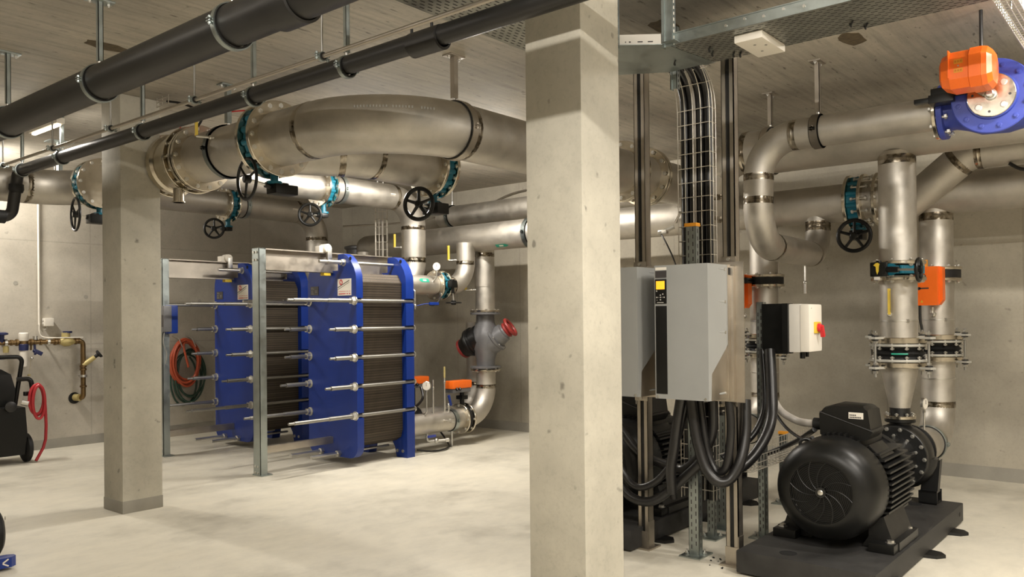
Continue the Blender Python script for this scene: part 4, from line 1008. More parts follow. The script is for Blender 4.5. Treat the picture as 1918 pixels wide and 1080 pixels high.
# suction risers from the collecting main
RX2 = 7.97
for dy in (0, OFF2[1]):
    y = PY1-.035+dy; nm = 'front' if dy == 0 else 'rear'
    t = pipe('stainless_pipe', 'stainless suction riser hanging from the collecting main behind the %s pump' % nm, 'pipe', [(RX2, y, CZ-.12), (RX2, y, 2.0)], .1365, welds=False)
    weld(t, (RX2, y, CZ-.20), 'z', .1365, .07)
    flange(t, (RX2, y, 1.998), 'z', .1365, .20, .026, 8, .018, .06)
    t = thing('wafer_valve', 'black wafer valve on the suction riser beside the orange actuator' if dy == 0 else 'black wafer valve on the rear suction riser above the safety switch', 'valve', (RX2, y, 1.945))
    MB().lathe((RX2, y, 1.912), 'z', [(0, .11), (0, .192), (.072, .192), (.072, .11)], 36, caps=False).build('valve_body', M['rubber'], t)
    MB().cyl((RX2-.15, y+.05, 1.948), (RX2-.33, y+.05, 1.948), .03, 14).build('valve_stem', M['black'], t)
    a = thing('valve_actuator', 'upright orange valve actuator in front of the suction riser at the right' if dy == 0 else 'upright orange valve actuator half hidden behind the grey drive', 'actuator', (RX2-.26, y+.02, 1.68), 'upright orange valve actuators')
    if dy: y += .15
    ax0, ay0, ay1 = RX2-.35, y+.12, y-.11
    MB().prism([(ay0, 1.675), (ay1+.03, 1.675), (ay1+.03, 2.005), (ay0-.07, 2.005), (ay0-.07, 1.90), (ay0, 1.84)], 'x', ax0, ax0+.06).build('front_cover', M['orange'], a, smooth=False)
    MB().prism([(ay0-.01, 1.678), (ay1+.03, 1.678), (ay1, 1.72), (ay1, 2.0), (ay1+.03, 2.008), (ay0-.01, 2.0)], 'x', ax0+.06, ax0+.15).build('body', M['orange'], a, smooth=False)
    MB().cyl((ax0-.001, y+.02, 1.925), (ax0-.004, y+.02, 1.925), .014, 16).build('sight_dot', M['darkink'], a)
    MB().cyl((ax0-.001, y+.06, 1.82), (ax0-.004, y+.06, 1.82), .013, 16).box((ax0-.004, y-.015, 1.815), (ax0-.001, y+.06, 1.826)).build('position_mark', M['darkink'], a)
    MB().prism([(y+.05, 1.70), (y+.03, 1.70), (y+.04, 1.72)], 'x', ax0-.003, ax0-.001).build('warning_triangle', M['yellow'], a)
    MB().cyl((ax0+.08, y+.03, 2.0), (ax0+.08, y+.03, 2.065), .022, 16).build('hand_knob', M['cap'], a)
    for k in (0.075, 0.035):
        tag(MB().tube(smooth_path([(ax0+.04, y+k+.03, 1.68), (ax0+.045, y+k+.03, 1.55), (ax0+.06, y+k+.02, 1.45), (ax0+.03, y+k+.03, 1.30)], 6), .011, 8).build('cable', M['cable']), ('left' if k > .05 else 'right')+' black cable hanging below the %s orange actuator' % ('upright' if dy == 0 else 'half-hidden upright'), 'cable')
    MB().sphere((RX2-.14, y-.0, 1.60), .028).cyl((RX2-.13, y, 1.60), (RX2-.2, y, 1.60), .014, 10).cyl((RX2-.18, y, 1.60), (RX2-.18, y, 1.66), .018, 12).build('sensor_stub', M['chrome'], a)
    if dy: y -= .15
    riser(RX2, y, .1365, 1.374, 1.914, 'stainless suction pipe piece below the black wafer valve of the %s pump' % nm)
    expansion(RX2, y, 'rubber expansion joint on the suction pipe behind the %s pump' % nm, False)
    t = pipe('stainless_pipe', 'stainless suction elbow running into the %s pump' % nm, 'pipe', [(RX2, y, 1.23), (RX2, y, SZ), (7.13, y+.01, SZ)], .1365, .30)
    flange(t, (RX2, y, 1.21), 'z', .1365, .21, .04, 0)
    clamp(t, (7.60, y+.005, SZ), 'x', .1365, .05, ear='z')
    MB().lathe((RX2, y, 1.03), 'z', [(0, .1365), (.001, .140), (.012, .140), (.013, .1365)], 32, caps=False).build('hose_band', M['chrome'], t)
gauge('round pressure gauge on a white stem beside the front suction elbow', (7.30, 1.70, .87), (7.30, 1.70, .63), (-.15, -.99, 0), .05)
# swan-neck pipe with the blue control valve
BX = 6.24
t = pipe('stainless_pipe', 'stainless swan-neck pipe from the blue valve down and back to the collecting main', 'pipe', [(BX, 1.345, 2.985), (BX, 2.625, 2.985), (BX, 2.645, 2.17), (CX-.02, 2.76, 2.17), (CX-.02, 2.76, 2.56)], .115, [.30, .34, .26], extra=[((CX-.02, 2.76, 2.47), 'z')])
flange(t, (BX, 1.335, 2.985), 'y', .115, .185, .026, 8, .018, .07)
clamp(t, (BX, 2.16, 2.985), 'y', .115, .06)
MB().cyl((7.5, 2.73, 2.07), (7.5, 2.73, 1.90), .010, 8).sphere((7.5, 2.73, 1.90), .018).cyl((7.5, 2.73, 1.9), (7.5, 2.73, 1.80), .014).build('drain_stub', M['chrome'], t)
hanger('channel hanger of the swan-neck pipe', BX, 2.16, 2.985, .115, 'y', 'hangers of the pump mains', 'channel', m='alu', wd=.06, w=.035)
t = pipe('stainless_pipe', 'slanted stainless pipe climbing behind the first vertical pump pipe', 'pipe', [(7.78, 1.98, 2.52), (7.66, 1.42, 2.93), (7.66, -1.5, 2.945)], .137, .25)
weld(t, (7.66, 1.0, 2.93), 'y', .137, .012)
tag(MB().tube(smooth_path([(7.6, 1.12, 2.80), (7.6, 1.02, 2.74), (7.6, .85, 2.74), (7.6, .5, 2.80)], 6), .014, 8).build('cable', M['cable']), 'black cable loop under the slanted pipe at the right edge', 'cable')
t = thing('control_valve', 'blue control valve with a round bonnet at the top right edge', 'valve', (BX, .95, 2.985))
vz = 2.985
vb = MB().lathe((BX, 1.318, vz), '-y', [(0, .05), (0, .186), (.034, .186), (.036, .135), (.09, .130), (.16, .15), (.24, .185), (.40, .195), (.52, .17), (.60, .14), (.66, .135), (.665, .186), (.70, .186)], 40)
vb.lathe((BX, .97, vz), '-x', [(0, .19), (.14, .185), (.17, .20), (.21, .215), (.235, .215)], 40); vb = vb.build('valve_body', M['bluev'], t)
bolts(vb, (BX, 1.30, vz), 'y', .158, 8, .020, .10, a0=.4)
bn = MB().lathe((BX-.235, .97, vz), '-x', [(0, .10), (0, .232), (.004, .236), (.03, .236), (.034, .23), (.034, .15), (.05, .145)], 48).build('bonnet_flange', M['bluev'], t)
bolts(bn, (BX-.262, .97, vz), '-x', .195, 12, .020, .03, 'bluev', .2)
pl = MB().lathe((BX-.262, .97, vz), '-x', [(0, .138), (.035, .138), (.039, .134)], 44).build('bonnet_plate', M['polished'], t)
for k in range(4):
    a = PI/4+k*PI/2; p = V(BX-.303, .97+.10*math.cos(a), vz+.10*math.sin(a))
    MB().lathe(p+V(.004, 0, 0), '-x', [(0, .022), (.003, .022), (.004, .016), (.010, .016)], 18).build('socket_screw', M['chrome'], pl)
    a += PI/4+.1; p = V(BX-.3015, .97+.105*math.cos(a), vz+.105*math.sin(a))
    MB().lathe(p, '-x', [(0, .008), (.001, .008)], 12).build('tapped_hole', M['darkink'], pl)
MB().lathe((BX-.30, .97, vz), '-x', [(0, .036), (.02, .034), (.022, .026), (.05, .024), (.055, .018)], 24).build('stem_gland', M['chrome'], t)
MB().cyl((BX-.33, .97, vz-.012), (BX-.36, 1.0, vz+.07), .017, 14).cbox((BX-.33, 1.0, vz+.05), (.02, .06, .10), .004, Matrix.Rotation(R(38), 3, 'X')).build('drive_link', M['alu'], t)
MB().box((BX-.30, .92, vz+.03), (BX-.285, 1.32, vz+.10), .004).box((BX-.32, 1.18, vz+.0), (BX-.2, 1.33, vz+.055), .004).cbox((BX-.20, 1.38, vz+.05), (.05, .12, .03), .004).build('actuator_bracket', M['black'], t)
# orange actuator: octagonal barrel along Y
t = thing('valve_actuator', 'big shiny orange actuator on the blue control valve', 'actuator', (5.77, 1.07, 3.12))
def octo(y, s, dz=0):
    h, wd, c = .115*s, .13*s, .05*s; x, z = 5.78, 3.115+dz
    return [V(x+a, y, z+b) for a, b in [(-wd, -h+c), (-wd+c, -h), (wd-c, -h), (wd, -h+c), (wd, h-c), (wd-c, h), (-wd+c, h), (-wd, h-c)]]
MB().loft([octo(1.215, .60, .0), octo(1.20, .82), octo(1.155, .97), octo(1.15, 1.0), octo(1.045, 1.0), octo(1.04, 1.06), octo(.975, 1.06)]).build('barrel', M['orange'], t, ang=.35)
MB().loft([octo(.974, 1.06), octo(.945, 1.0), octo(.92, .80), octo(.91, .45)]).build('end_cover', M['orange'], t, ang=.35)
MB().box((5.645, 1.150, 3.06), (5.90, 1.156, 3.232)).build('cover_seam', M['orange'], t)
for z in (3.155, 3.10):
    lb = MB().cbox((5.6485, 1.097, z), (.002, .05, .026)).build('yellow_label', M['cap'], t)
    b = MB()
    for k in range(3): b.cbox((5.647, 1.112-k*.015, z), (.002, .010, .012))
    b.build('label_letters', simple('label_print_%d' % int(z*1000), (196, 110, 20), .5), lb)
MB().cyl((5.6495, 1.097, 3.128), (5.645, 1.097, 3.128), .005, 10).build('screw', M['chrome'], t)
tag(MB().cyl((5.88, 1.01, 3.20), (5.88, 1.01, CEIL), .011, 12).build('conduit', M['cable']), 'black conduit dropping from the ceiling to the big orange actuator', 'conduit')

# ---------------------------------------------------------------- drive rack with two grey frequency drives
RKX = 4.985
def rack_post(y, label):
    t = thing('rack_post', label, 'post', (RKX, y, 0), 'stainless posts of the drive rack')
    b = MB(); w, d = .042, .035
    for (a, c) in (((RKX-d, y-w, .02), (RKX+d, y-w+.004, CEIL)), ((RKX-d, y+w-.004, .02), (RKX+d, y+w, CEIL)), ((RKX+d-.004, y-w, .02), (RKX+d, y+w, CEIL)), ((RKX-d, y-w, .02), (RKX-d+.012, y-.014, CEIL)), ((RKX-d, y+.014, .02), (RKX-d+.012, y+w, CEIL))): b.box(a, c)
    b.build('channel', M['alu'], t)
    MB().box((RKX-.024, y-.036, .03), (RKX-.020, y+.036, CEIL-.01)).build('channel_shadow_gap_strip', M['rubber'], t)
    MB().box((RKX-.08, y-.07, 0), (RKX+.08, y+.07, .012)).build('foot_plate', M['alu'], t)
    MB().box((RKX-d-.004, y-w-.004, .012), (RKX+d, y-w, .19)).box((RKX-d-.006, y-w-.004, .012), (RKX-d, y+w+.004, .12)).build('foot_sleeve', M['alu'], t)
    for z in (1.965, 1.04):
        c = MB().box((RKX-d-.012, y-.05, z-.018), (RKX-d-.002, y+.05, z+.018), .003).build('rail_clip', M['alu'], t)
        MB().hexa((RKX-d-.016, y, z), 'x', .012, .01).build('bolt', M['chrome'], c)
rack_post(2.292, 'stainless rack post right of the cable ladder, in front')
rack_post(2.946, 'stainless rack post just right of the front column')
for z in (1.22, 1.78):
    tag(MB().box((RKX-.075, 2.27, z-.02), (RKX-.045, 3.35, z+.02)).build('mounting_rail', M['alu']), ['lower', 'upper'][z > 1.5]+' horizontal rail behind the grey drives', 'rail')
def drive():
    t = thing('frequency_drive', 'grey frequency drive with a lit orange screen on the rack', 'drive', (4.74, 2.427, 1.08), 'grey frequency drives')
    y0, y1 = 2.248, 2.612
    MB().prism([(4.555, 1.088), (4.59, 1.088), (4.60, 1.25), (4.80, 1.40), (4.82, 1.42), (4.82, 1.922), (4.555, 1.922)], 'y', y0, y1).build('front_cover', M['grey'], t, smooth=False)
    MB().box((4.598, y0+.004, 1.085), (4.84, y1-.004, 1.45), .004).build('lower_housing', M['alu'], t)
    MB().box((4.822, y0-.004, 1.075), (4.862, y1+.004, 1.925), .004).build('heat_sink', M['alu'], t)
    MB().box((4.862, y0-.02, 1.06), (4.905, y1+.01, 1.915), .004).build('rear_housing', M['alu'], t)
    MB().box((4.898, y0-.075, 1.055), (4.909, y1+.03, 1.945)).build('back_plate', M['alu'], t)
    MB().box((4.83, y0-.006, 1.86), (4.86, y0-.003, 1.905)).build('cable_slot', M['rubber'], t)
    MB().box((4.812, y0-.0015, 1.42), (4.8205, y0+.002, 1.921)).build('cover_edge', M['grey'], t)
    for z in (1.892, 1.69, 1.50, 1.12):
        MB().cyl((4.79, y0+.004, z), (4.79, y0-.004, z), .009, 12).build('screw', M['chrome'], t)
        MB().sphere((4.745, y0+.001, z+.002), .05, 14, (1, .06, .13)).build('screw_recess', M['grey'], t)
    for y in (y0+.02, y1-.02): MB().cyl((4.556, y, 1.10), (4.551, y, 1.10), .008, 12).build('corner_screw', M['chrome'], t)
    f = 4.5545; ya, yb_ = y1-.008, y1-.086
    MB().box((f-.001, yb_, 1.893), (f+.001, ya, 1.910)).build('white_nameplate', M['whitel'], t)
    MB().box((f-.002, yb_, 1.845), (f+.001, ya, 1.888)).build('dark_window', M['darkink'], t)
    MB().box((f-.002, yb_, 1.118), (f+.001, ya, 1.668), .001).build('black_blank_panel', M['black'], t)
    cp = MB().box((f-.006, yb_, 1.682), (f+.001, ya, 1.836), .002).build('control_panel', M['black'], t)
    MB().box((f-.008, yb_+.010, 1.772), (f-.006, ya-.008, 1.824), .001).build('screen', M['screen'], cp)
    k = MB()
    for dy, z in ((.012, 1.762), (.055, 1.742), (.038, 1.736), (.012, 1.722), (.038, 1.722), (.064, 1.722), (.022, 1.722), (.050, 1.722), (.038, 1.707), (.014, 1.705)): k.cyl((f-.006, ya-dy, z), (f-.0085, ya-dy, z), .0042 if dy in (.012, .055, .038, .064) else .002, 8)
    k.build('buttons', M['ltgrey'], cp)
    MB().box((f-.0075, ya-.060, 1.688), (f-.006, ya-.014, 1.6915)).build('lettering_line', M['ltgrey'], cp)
    return t
dr = drive()
d2 = dup(dr, (0, .49, 0), 'grey frequency drive half hidden by the front column')
# vertical cable ladder of white wire
t = thing('mesh_cable_tray', 'tall vertical wire mesh cable tray curving up to the ceiling tray behind the drives', 'cable tray', (5.16, 2.62, .3))
b = MB(); LX, LY0, LY1 = 5.13, 2.505, 2.745
def lad(y, dx): return smooth_path([(LX+dx, y, .35), (LX+dx, y, 1.5), (LX+dx, y, 2.6), (LX+dx, y, 2.9), (LX+dx-.004, y, 3.05), (LX+dx*.9-.03, y, 3.16), (LX+dx*.7-.10, y, 3.25), (LX+dx*.5-.22, y, 3.30), (LX+dx*.4-.42, y, 3.315)], 6)
for y in (LY0, LY0+.065, LY0+.125, LY0+.185, LY1): b.tube(lad(y, 0), .0032, 6)
for y in (LY0, LY1):
    for dx in (.045, .09): b.tube(lad(y, dx), .0032, 6)
z = .42
while z < 3.03:
    b.tube([(LX+.09, LY0, z), (LX, LY0, z), (LX, LY1, z), (LX+.09, LY1, z)], .0032, 6); z += .1
for x, z in ((-.04, 3.18), (-.11, 3.255)): b.tube([(LX+x+.08, LY0, z+.03), (LX+x, LY0, z), (LX+x, LY1, z), (LX+x+.08, LY1, z+.03)], .0032, 6)
b.build('wire_mesh', M['wire'], t)
for i, (y, r) in enumerate([(2.712, .029), (2.652, .030), (2.592, .029), (2.535, .030)]):
    p = [V(q.x, y, q.z) for q in lad(y, .05)]
    tag(MB().tube(p, r, 14).build('cable', M['cable']), 'thick black cable in the vertical mesh tray, '+['leftmost of four', 'second from left of four', 'third from left of four', 'rightmost of four'][i], 'cable', 'black cables in the vertical mesh tray')
tag(MB().tube([V(q.x, 2.63, q.z) for q in lad(2.63, .03)], .010, 10).build('cable', M['hosegrey']), 'thin grey cable among the black ones in the vertical mesh tray', 'cable')
def slotted_post(x, y, h, label, cap=None, wy=.05, wx=.04, m='zinc'):
    t = thing('slotted_post', label, 'post', (x, y, 0), 'galvanised slotted posts')
    b = MB().box((x-wx/2, y-wy/2, .01), (x-wx/2+.003, y+wy/2, h)).box((x-wx/2, y-wy/2, .01), (x+wx/2, y-wy/2+.003, h)).box((x-wx/2, y+wy/2-.003, .01), (x+wx/2, y+wy/2, h))
    b.pattern(); s = b; z = .06
    while z < h-.05:
        s.cbox((x-wx/2-.0004, y+wy*.22, z), (.001, .007, .028)); s.cbox((x-wx/2-.0004, y-wy*.22, z+.025), (.001, .007, .028)); s.cbox((x, y-wy/2-.0004, z+.012), (.009, .001, .028)); z += .05
    b.build('channel', M['zincd'], t, m2=M['darkink'])
    p = MB().box((x-.10, y-.075, 0), (x+.10, y+.075, .010), .002).build('foot_plate', M['zinc'], t)
    for s_ in (-1, 1): MB().cyl((x+.03*s_*-1, y+.05*s_, .01), (x+.03*s_*-1, y+.05*s_, .04), .007, 8).hexa((x+.03*s_*-1, y+.05*s_, .018), 'z', .013, .012).build('anchor_bolt', M['chrome'], p)
    if cap: MB().box((x-wx/2-.006, y-wy/2-.006, h-.012), (x+wx/2+.006, y+wy/2+.006, h+.012), .004).build('end_cap', M[cap], t)
    return t
slotted_post(5.02, 2.585, 2.215, 'slotted post with an orange cap in front of the cable ladder', 'cap', .075, .05)
slotted_post(5.50, 2.70, .85, 'short slotted post in the shade, middle of the three behind the hanging cables', None, .055)
slotted_post(5.80, 2.76, .85, 'short slotted post in the shade, hindmost of the three behind the hanging cables', None, .08)
slotted_post(5.73, 2.41, 1.70, 'slotted post carrying the safety switch', None, .05, .06)
slotted_post(6.88, 2.71, .60, 'short slotted post with an orange cap under the low mesh tray', 'cap', .06)
# safety switch box on a black side panel
t = thing('safety_switch', 'grey switch box with a red and yellow rotary handle on the slotted post', 'switch', (5.80, 2.2, 1.36))
MB().box((5.68, 2.205, 1.33), (5.71, 2.385, 1.685)).build('black_panel', M['black'], t)
MB().box((5.60, 2.165, 1.335), (5.70, 2.205, 1.685)).build('black_panel', M['black'], t)
MB().box((5.62, 2.085, 1.345), (5.86, 2.165, 1.68), .008).build('box_base', M['ltgrey'], t)
MB().box((5.615, 2.02, 1.348), (5.865, 2.086, 1.678), .016).build('box_lid', M['white'], t)
MB().box((5.70, 2.008, 1.475), (5.81, 2.021, 1.555), .006).build('yellow_plate', M['yellow'], t)
MB().lathe((5.755, 2.01, 1.515), '-y', [(0, .03), (.02, .028), (.024, .022)], 20).cbox((5.765, 1.985, 1.49), (.026, .03, .085), .008, Matrix.Rotation(R(-25), 3, 'Y')).build('rotary_handle', M['switchred'], t)
MB().cyl((5.70, 2.10, 1.345), (5.70, 2.10, 1.30), .018, 14).build('cable_gland', M['black'], t)
MB().cyl((5.76, 2.09, 1.345), (5.76, 2.09, 1.31), .012, 12).build('cable_gland', M['black'], t)
MB().cyl((5.655, 2.0195, 1.65), (5.655, 2.017, 1.65), .004, 8).build('lid_screw', M['chrome'], t)

# hanging power cables below the drives
def cable(pts, r, label, m='cable', n='power_cable'):
    return tag(MB().tube(smooth_path(pts, 9), r, 14).build(n, M[m]), label, 'cable', 'thick black power cables under the drives')
cable([(4.80, 2.56, 1.10), (4.80, 2.60, .88), (4.80, 2.62, .74), (4.81, 2.65, .60), (4.84, 2.66, .44)], .034, 'thick black cable hanging nearly straight under the lit drive, in front')
cable([(4.84, 2.53, 1.10), (4.85, 2.60, .87), (4.88, 2.67, .69), (4.92, 2.70, .48), (4.96, 2.71, .38)], .026, 'thick black cable hanging behind the straight front one')
cable([(4.82, 2.51, 1.10), (4.82, 2.48, .88), (4.82, 2.45, .75), (4.82, 2.40, .62), (4.84, 2.33, .55), (4.89, 2.27, .57), (4.94, 2.225, .68), (5.0, 2.215, .85), (5.04, 2.23, 1.06)], .034, 'thick black cable dipping lowest to the right under the lit drive')
cable([(4.90, 2.49, 1.10), (4.90, 2.46, .88), (4.90, 2.43, .71), (4.90, 2.37, .60), (4.90, 2.31, .63), (4.89, 2.275, .76), (4.89, 2.265, .93), (4.89, 2.28, 1.10)], .026, 'black cable looping in a narrow U under the lit drive')
cable([(5.05, 3.40, 1.10), (5.06, 3.22, .84), (5.07, 3.09, .68), (5.08, 2.96, .60), (5.06, 2.77, .565), (5.03, 2.66, .57), (4.97, 2.50, .70), (4.93, 2.41, .85), (4.90, 2.39, 1.10)], .032, 'thick black cable swinging in a wide arc from the front column to the lit drive')
cable([(4.86, 3.16, .80), (4.86, 3.08, .58), (4.86, 3.0, .47), (4.86, 2.91, .44), (4.87, 2.80, .49), (4.90, 2.70, .60)], .024, 'black cable in a short arc just right of the front column')
cable([(4.86, 3.14, .55), (4.85, 3.04, .41), (4.85, 2.94, .355), (4.86, 2.82, .36), (4.90, 2.70, .45), (4.93, 2.55, .59), (4.94, 2.43, .72)], .032, 'thick black cable, lowest arc right of the front column')
cable([(5.64, 2.31, 1.36), (5.58, 2.275, 1.13), (5.52, 2.25, .94), (5.42, 2.245, .80), (5.3, 2.29, .66), (5.2, 2.36, .575), (5.12, 2.45, .555), (5.06, 2.56, .60)], .036, 'thick black cable curving from the safety switch down behind the front rack post')
cable([(5.70, 2.39, 1.36), (5.66, 2.36, 1.13), (5.60, 2.34, .94), (5.50, 2.36, .80), (5.40, 2.42, .70), (5.30, 2.52, .62)], .022, 'thinner black cable beside the one curving from the safety switch')
tag(MB().tube(smooth_path([(5.95, 2.46, 1.12), (5.88, 2.40, 1.02), (5.75, 2.28, .92), (5.62, 2.12, .875), (5.55, 2.02, .872), (5.53, 1.95, .875)], 10), .026, 14).build('corrugated_hose', M['hosegrey']), 'pale grey flexible conduit running into the front motor terminal box', 'hose')
tag(MB().tube(smooth_path([(5.95, 2.46, 1.02), (5.88, 2.38, .90), (5.75, 2.24, .80), (5.55, 2.05, .76), (5.4, 1.93, .80)], 8), .011, 8).build('cable', M['cable']), 'thin black cable below the pale grey flexible conduit', 'cable')
tag(MB().tube(smooth_path([(6.0, 2.62, .50), (5.95, 2.40, .60), (5.85, 2.2, .70), (5.6, 2.02, .80), (5.5, 1.95, .84)], 8), .018, 10).build('cable', M['cable']), 'black cable crossing above the low mesh tray to the motor', 'cable')
t = thing('mesh_cable_tray', 'low horizontal wire mesh tray behind the front motor', 'cable tray', (6.2, 2.48, .55))
mesh_basket(MB(), (5.40, 2.48, .52), 'x', 'y', 'z', 1.75, .24, .10, .055, 7, .003, 2).build('wire_mesh', M['wire'], t)
tag(MB().tube(smooth_path([(7.63, 4.29, 2.47), (7.60, 4.22, 2.38), (7.6, 4.14, 2.22), (7.6, 4.08, 2.05), (7.6, 4.02, 1.80)], 6), .008, 8).build('cable', M['cable']), 'thin black cable hanging behind the drives from the pipe sensor', 'cable')
t = thing('pipe_sensor', 'bright pipe sensor with a cable on the collecting main right of the first rack post', 'sensor', (7.72, 4.17, 2.55))
MB().cyl((7.78, 4.20, 2.60), (7.66, 4.08, 2.68), .016, 12).cyl((7.68, 4.16, 2.54), (7.62, 4.32, 2.47), .022, 12).cbox((7.64, 4.27, 2.49), (.05, .10, .04), .008).build('housing', M['chrome'], t)

# ---------------------------------------------------------------- ceiling cable trays
TB = 3.20
t = thing('cable_tray', 'wide slotted galvanised ceiling tray running above the pumps to the top right', 'cable tray', (4.55, 1.0, TB), 'wide slotted ceiling trays')
MB().box((4.32, -2.4, TB), (4.79, 2.36, TB+.003)).build('slotted_floor', M['tray_y'], t)
MB().box((4.318, -2.4, TB), (4.321, 2.34, TB+.062)).box((4.312, -2.4, TB+.060), (4.321, 2.34, TB+.066)).build('side_wall', M['zincd'], t)
MB().box((4.789, -2.4, TB), (4.792, 2.60, TB+.062)).build('side_wall', M['zincd'], t)
MB().box((4.3165, 1.40, TB+.004), (4.318, 2.05, TB+.056)).build('joint_plate', M['zinc'], t)
for k in range(6): MB().cyl((4.3165, 2.0-k*.11, TB+.03+.012*(k % 2)), (4.311, 2.0-k*.11, TB+.03+.012*(k % 2)), .008, 10).build('bolt', M['chrome'], t)
MB().box((4.24, 2.28, TB-.004), (4.30, 2.36, TB)).prism([(4.25, 2.40), (4.30, 2.36), (4.80, 2.30), (4.80, 2.37)], 'z', TB-.004, TB-.001).build('joint_strip', M['zincd'], t)
t = thing('cable_tray', 'plain corner piece of the ceiling tray right of the front column', 'cable tray', (4.4, 2.7, TB))
MB().prism([(4.10, 2.60), (4.27, 2.385), (4.30, 2.37), (4.79, 2.37), (4.79, 2.62), (4.62, 2.90), (4.30, 3.06), (4.10, 3.06)], 'z', TB-.0015, TB+.0015).build('floor_sheet', M['zincd'], t)
q0, q1 = V(4.12, 2.595, TB), V(4.275, 2.39, TB)
n = (q1-q0).cross(V(0,0,1)).normalized()*.003
s = MB().loft([[q0, q1, q1+n, q0+n], [q+V(0,0,.062) for q in (q0, q1, q1+n, q0+n)]]).pattern(); u = (q1-q0).normalized()
rz = math.atan2(u.y, u.x)
for a, wd in ((.05, .006), (.075, .012), (.135, .03), (.195, .03)): s.cbox(q0+u*a+V(-.0022, -.0016, .018), (wd, .003, .007), 0, Matrix.Rotation(rz, 3, 'Z'))
s.build('slanted_wall', M['ltgrey'], t, m2=M['darkink'])
t = thing('cable_tray', 'wide slotted ceiling tray passing behind the front column at the top', 'cable tray', (2.0, 2.83, TB), 'wide slotted ceiling trays')
MB().box((-1.5, 2.60, TB), (4.10, 3.06, TB+.003)).build('slotted_floor', M['tray_x'], t)
for y in (2.598, 3.058): MB().box((-1.5, y, TB), (4.10, y+.003, TB+.062)).build('side_wall', M['zincd'], t)
for i, (x, y, w_) in enumerate([(4.285, 2.355, .07), (4.085, 2.605, .05), (4.85, 2.62, .05)]):
    t = thing('tray_hanger', ['slotted galvanised tray hanger, the wide one right of the front column', 'galvanised tray hanger touching the right side of the front column', 'short galvanised tray hanger behind the corner tray'][i], 'hanger', (x, y, CEIL), 'galvanised tray hangers')
    z0 = TB-.02 if i < 2 else TB-.10
    s = MB().box((x-.003, y-w_/2, z0), (x, y+w_/2, CEIL)).box((x-.003, y-w_/2, z0), (x+.04, y-w_/2+.003, CEIL)).box((x-.003, y+w_/2-.003, z0), (x+.04, y+w_/2, CEIL)).box((x-.012, y+w_*.18, z0), (x-.003, y+w_*.26, CEIL)).pattern(); z = z0+.02
    while z < CEIL-.03: s.cbox((x+.018, y-w_/2-.0004, z), (.010, .001, .018)); z += .035
    s.build('channel', M['zincd'], t, m2=M['whitel' if i == 0 else 'darkink'])
t = thing('white_box', 'square white box fixed under the slotted ceiling tray', 'box', (4.60, 1.92, TB-.02))
MB().box((4.42, 1.835, TB-.045), (4.76, 2.0, TB-.001), .006).build('housing', M['white'], t)
for x, y in ((4.52, 1.92), (4.56, 1.87), (4.65, 1.93)): MB().cyl((x, y, TB-.045), (x, y, TB-.047), .008, 12).build('screw_hole', M['paleink'], t)
for i, (x, y) in enumerate([(4.52, 2.20), (4.60, 2.22), (4.70, 2.13), (4.73, 2.10), (4.64, 1.42), (4.73, 1.37), (4.40, 1.05), (4.30+.31, 2.48)]):
    tag(MB().tube(smooth_path([(x-.02, y-.015, TB-.001), (x-.01, y, TB-.02), (x+.01, y+.004, TB-.022), (x+.02, y+.014, TB-.001)], 5), .005, 6).build('cable_tie', M['rubber']), 'small black cable tie loop under the ceiling trays', 'cable tie', 'black cable ties under the trays')
t = thing('mesh_cable_tray', 'white wire mesh ceiling tray in the top right corner', 'cable tray', (5.4, .72, 3.2))
mesh_basket(MB(), (4.70, .72, 3.2), 'x', 'y', 'z', 2.6, .10, .05, .05, 5, .0032).build('wire_mesh', M['wire'], t)
for x in (5.0, 6.6): MB().cyl((x, .72, 3.2), (x, .72, CEIL), .005, 8).build('suspension_rod', M['rod'], t)
# tray far back at the top left, seen under the thick drain pipe
t = thing('mesh_cable_tray', 'wire mesh ceiling tray far back at the top left', 'cable tray', (3.2, 10.2, 3.25))
mesh_basket(MB(), (1.5, 10.3, 3.22), 'x', 'y', 'z', 3.6, .22, .06, .12, 5, .004).build('wire_mesh', M['zinc'], t)
for x in (2.6, 3.3, 4.0): MB().cyl((x, 10.3, 3.22), (x, 10.3, CEIL), .006, 8).build('suspension_rod', M['rod'], t)
t = thing('tray_hanger', 'slotted galvanised tray hanger beside the far column at the ceiling', 'hanger', (3.62, 9.2, CEIL), 'galvanised tray hangers')
MB().box((3.60, 9.17, 3.12), (3.604, 9.23, CEIL)).box((3.60, 9.17, 3.12), (3.64, 9.174, CEIL)).box((3.50, 9.12, CEIL-.012), (3.74, 9.28, CEIL)).build('channel', M['zincd'], t)
t = thing('junction_bracket', 'small white bracket box on the ceiling right of the far column', 'box', (3.46, 6.7, CEIL-.05))
b = MB()
for z in (CEIL-.022, CEIL-.05, CEIL-.085): b.box((3.46, 6.60, z), (3.466, 6.80, z+.008))
for y in (6.60, 6.70, 6.792): b.box((3.46, y, CEIL-.085), (3.466, y+.008, CEIL-.002))
b.build('frame', M['wire'], t)
tag(MB().tube(smooth_path([(3.47, 6.64, 3.46), (3.53, 6.48, 3.42), (3.60, 6.32, 3.33), (3.60, 6.36, 3.24), (3.56, 6.48, 3.17), (3.52, 6.56, 3.12)], 8), .010, 8).build('cable', M['cable']), 'black cable from the ceiling bracket to the polished pipe joint', 'cable')
tag(MB().tube(smooth_path([(3.62, 6.72, 3.40), (3.62, 6.71, 3.30), (3.63, 6.70, 3.21)], 6), .007, 8).build('cable', M['switchred']), 'short red cable hanging onto the polished pipe joint', 'cable')
tag(MB().tube(smooth_path([(3.5, 6.4, 3.30), (3.9, 5.9, 3.34), (4.3, 5.6, 3.30), (4.6, 5.5, 3.2)], 8), .006, 8).build('cable', M['switchred']), 'thin red cable above the stainless main left of the big teal ring', 'cable')

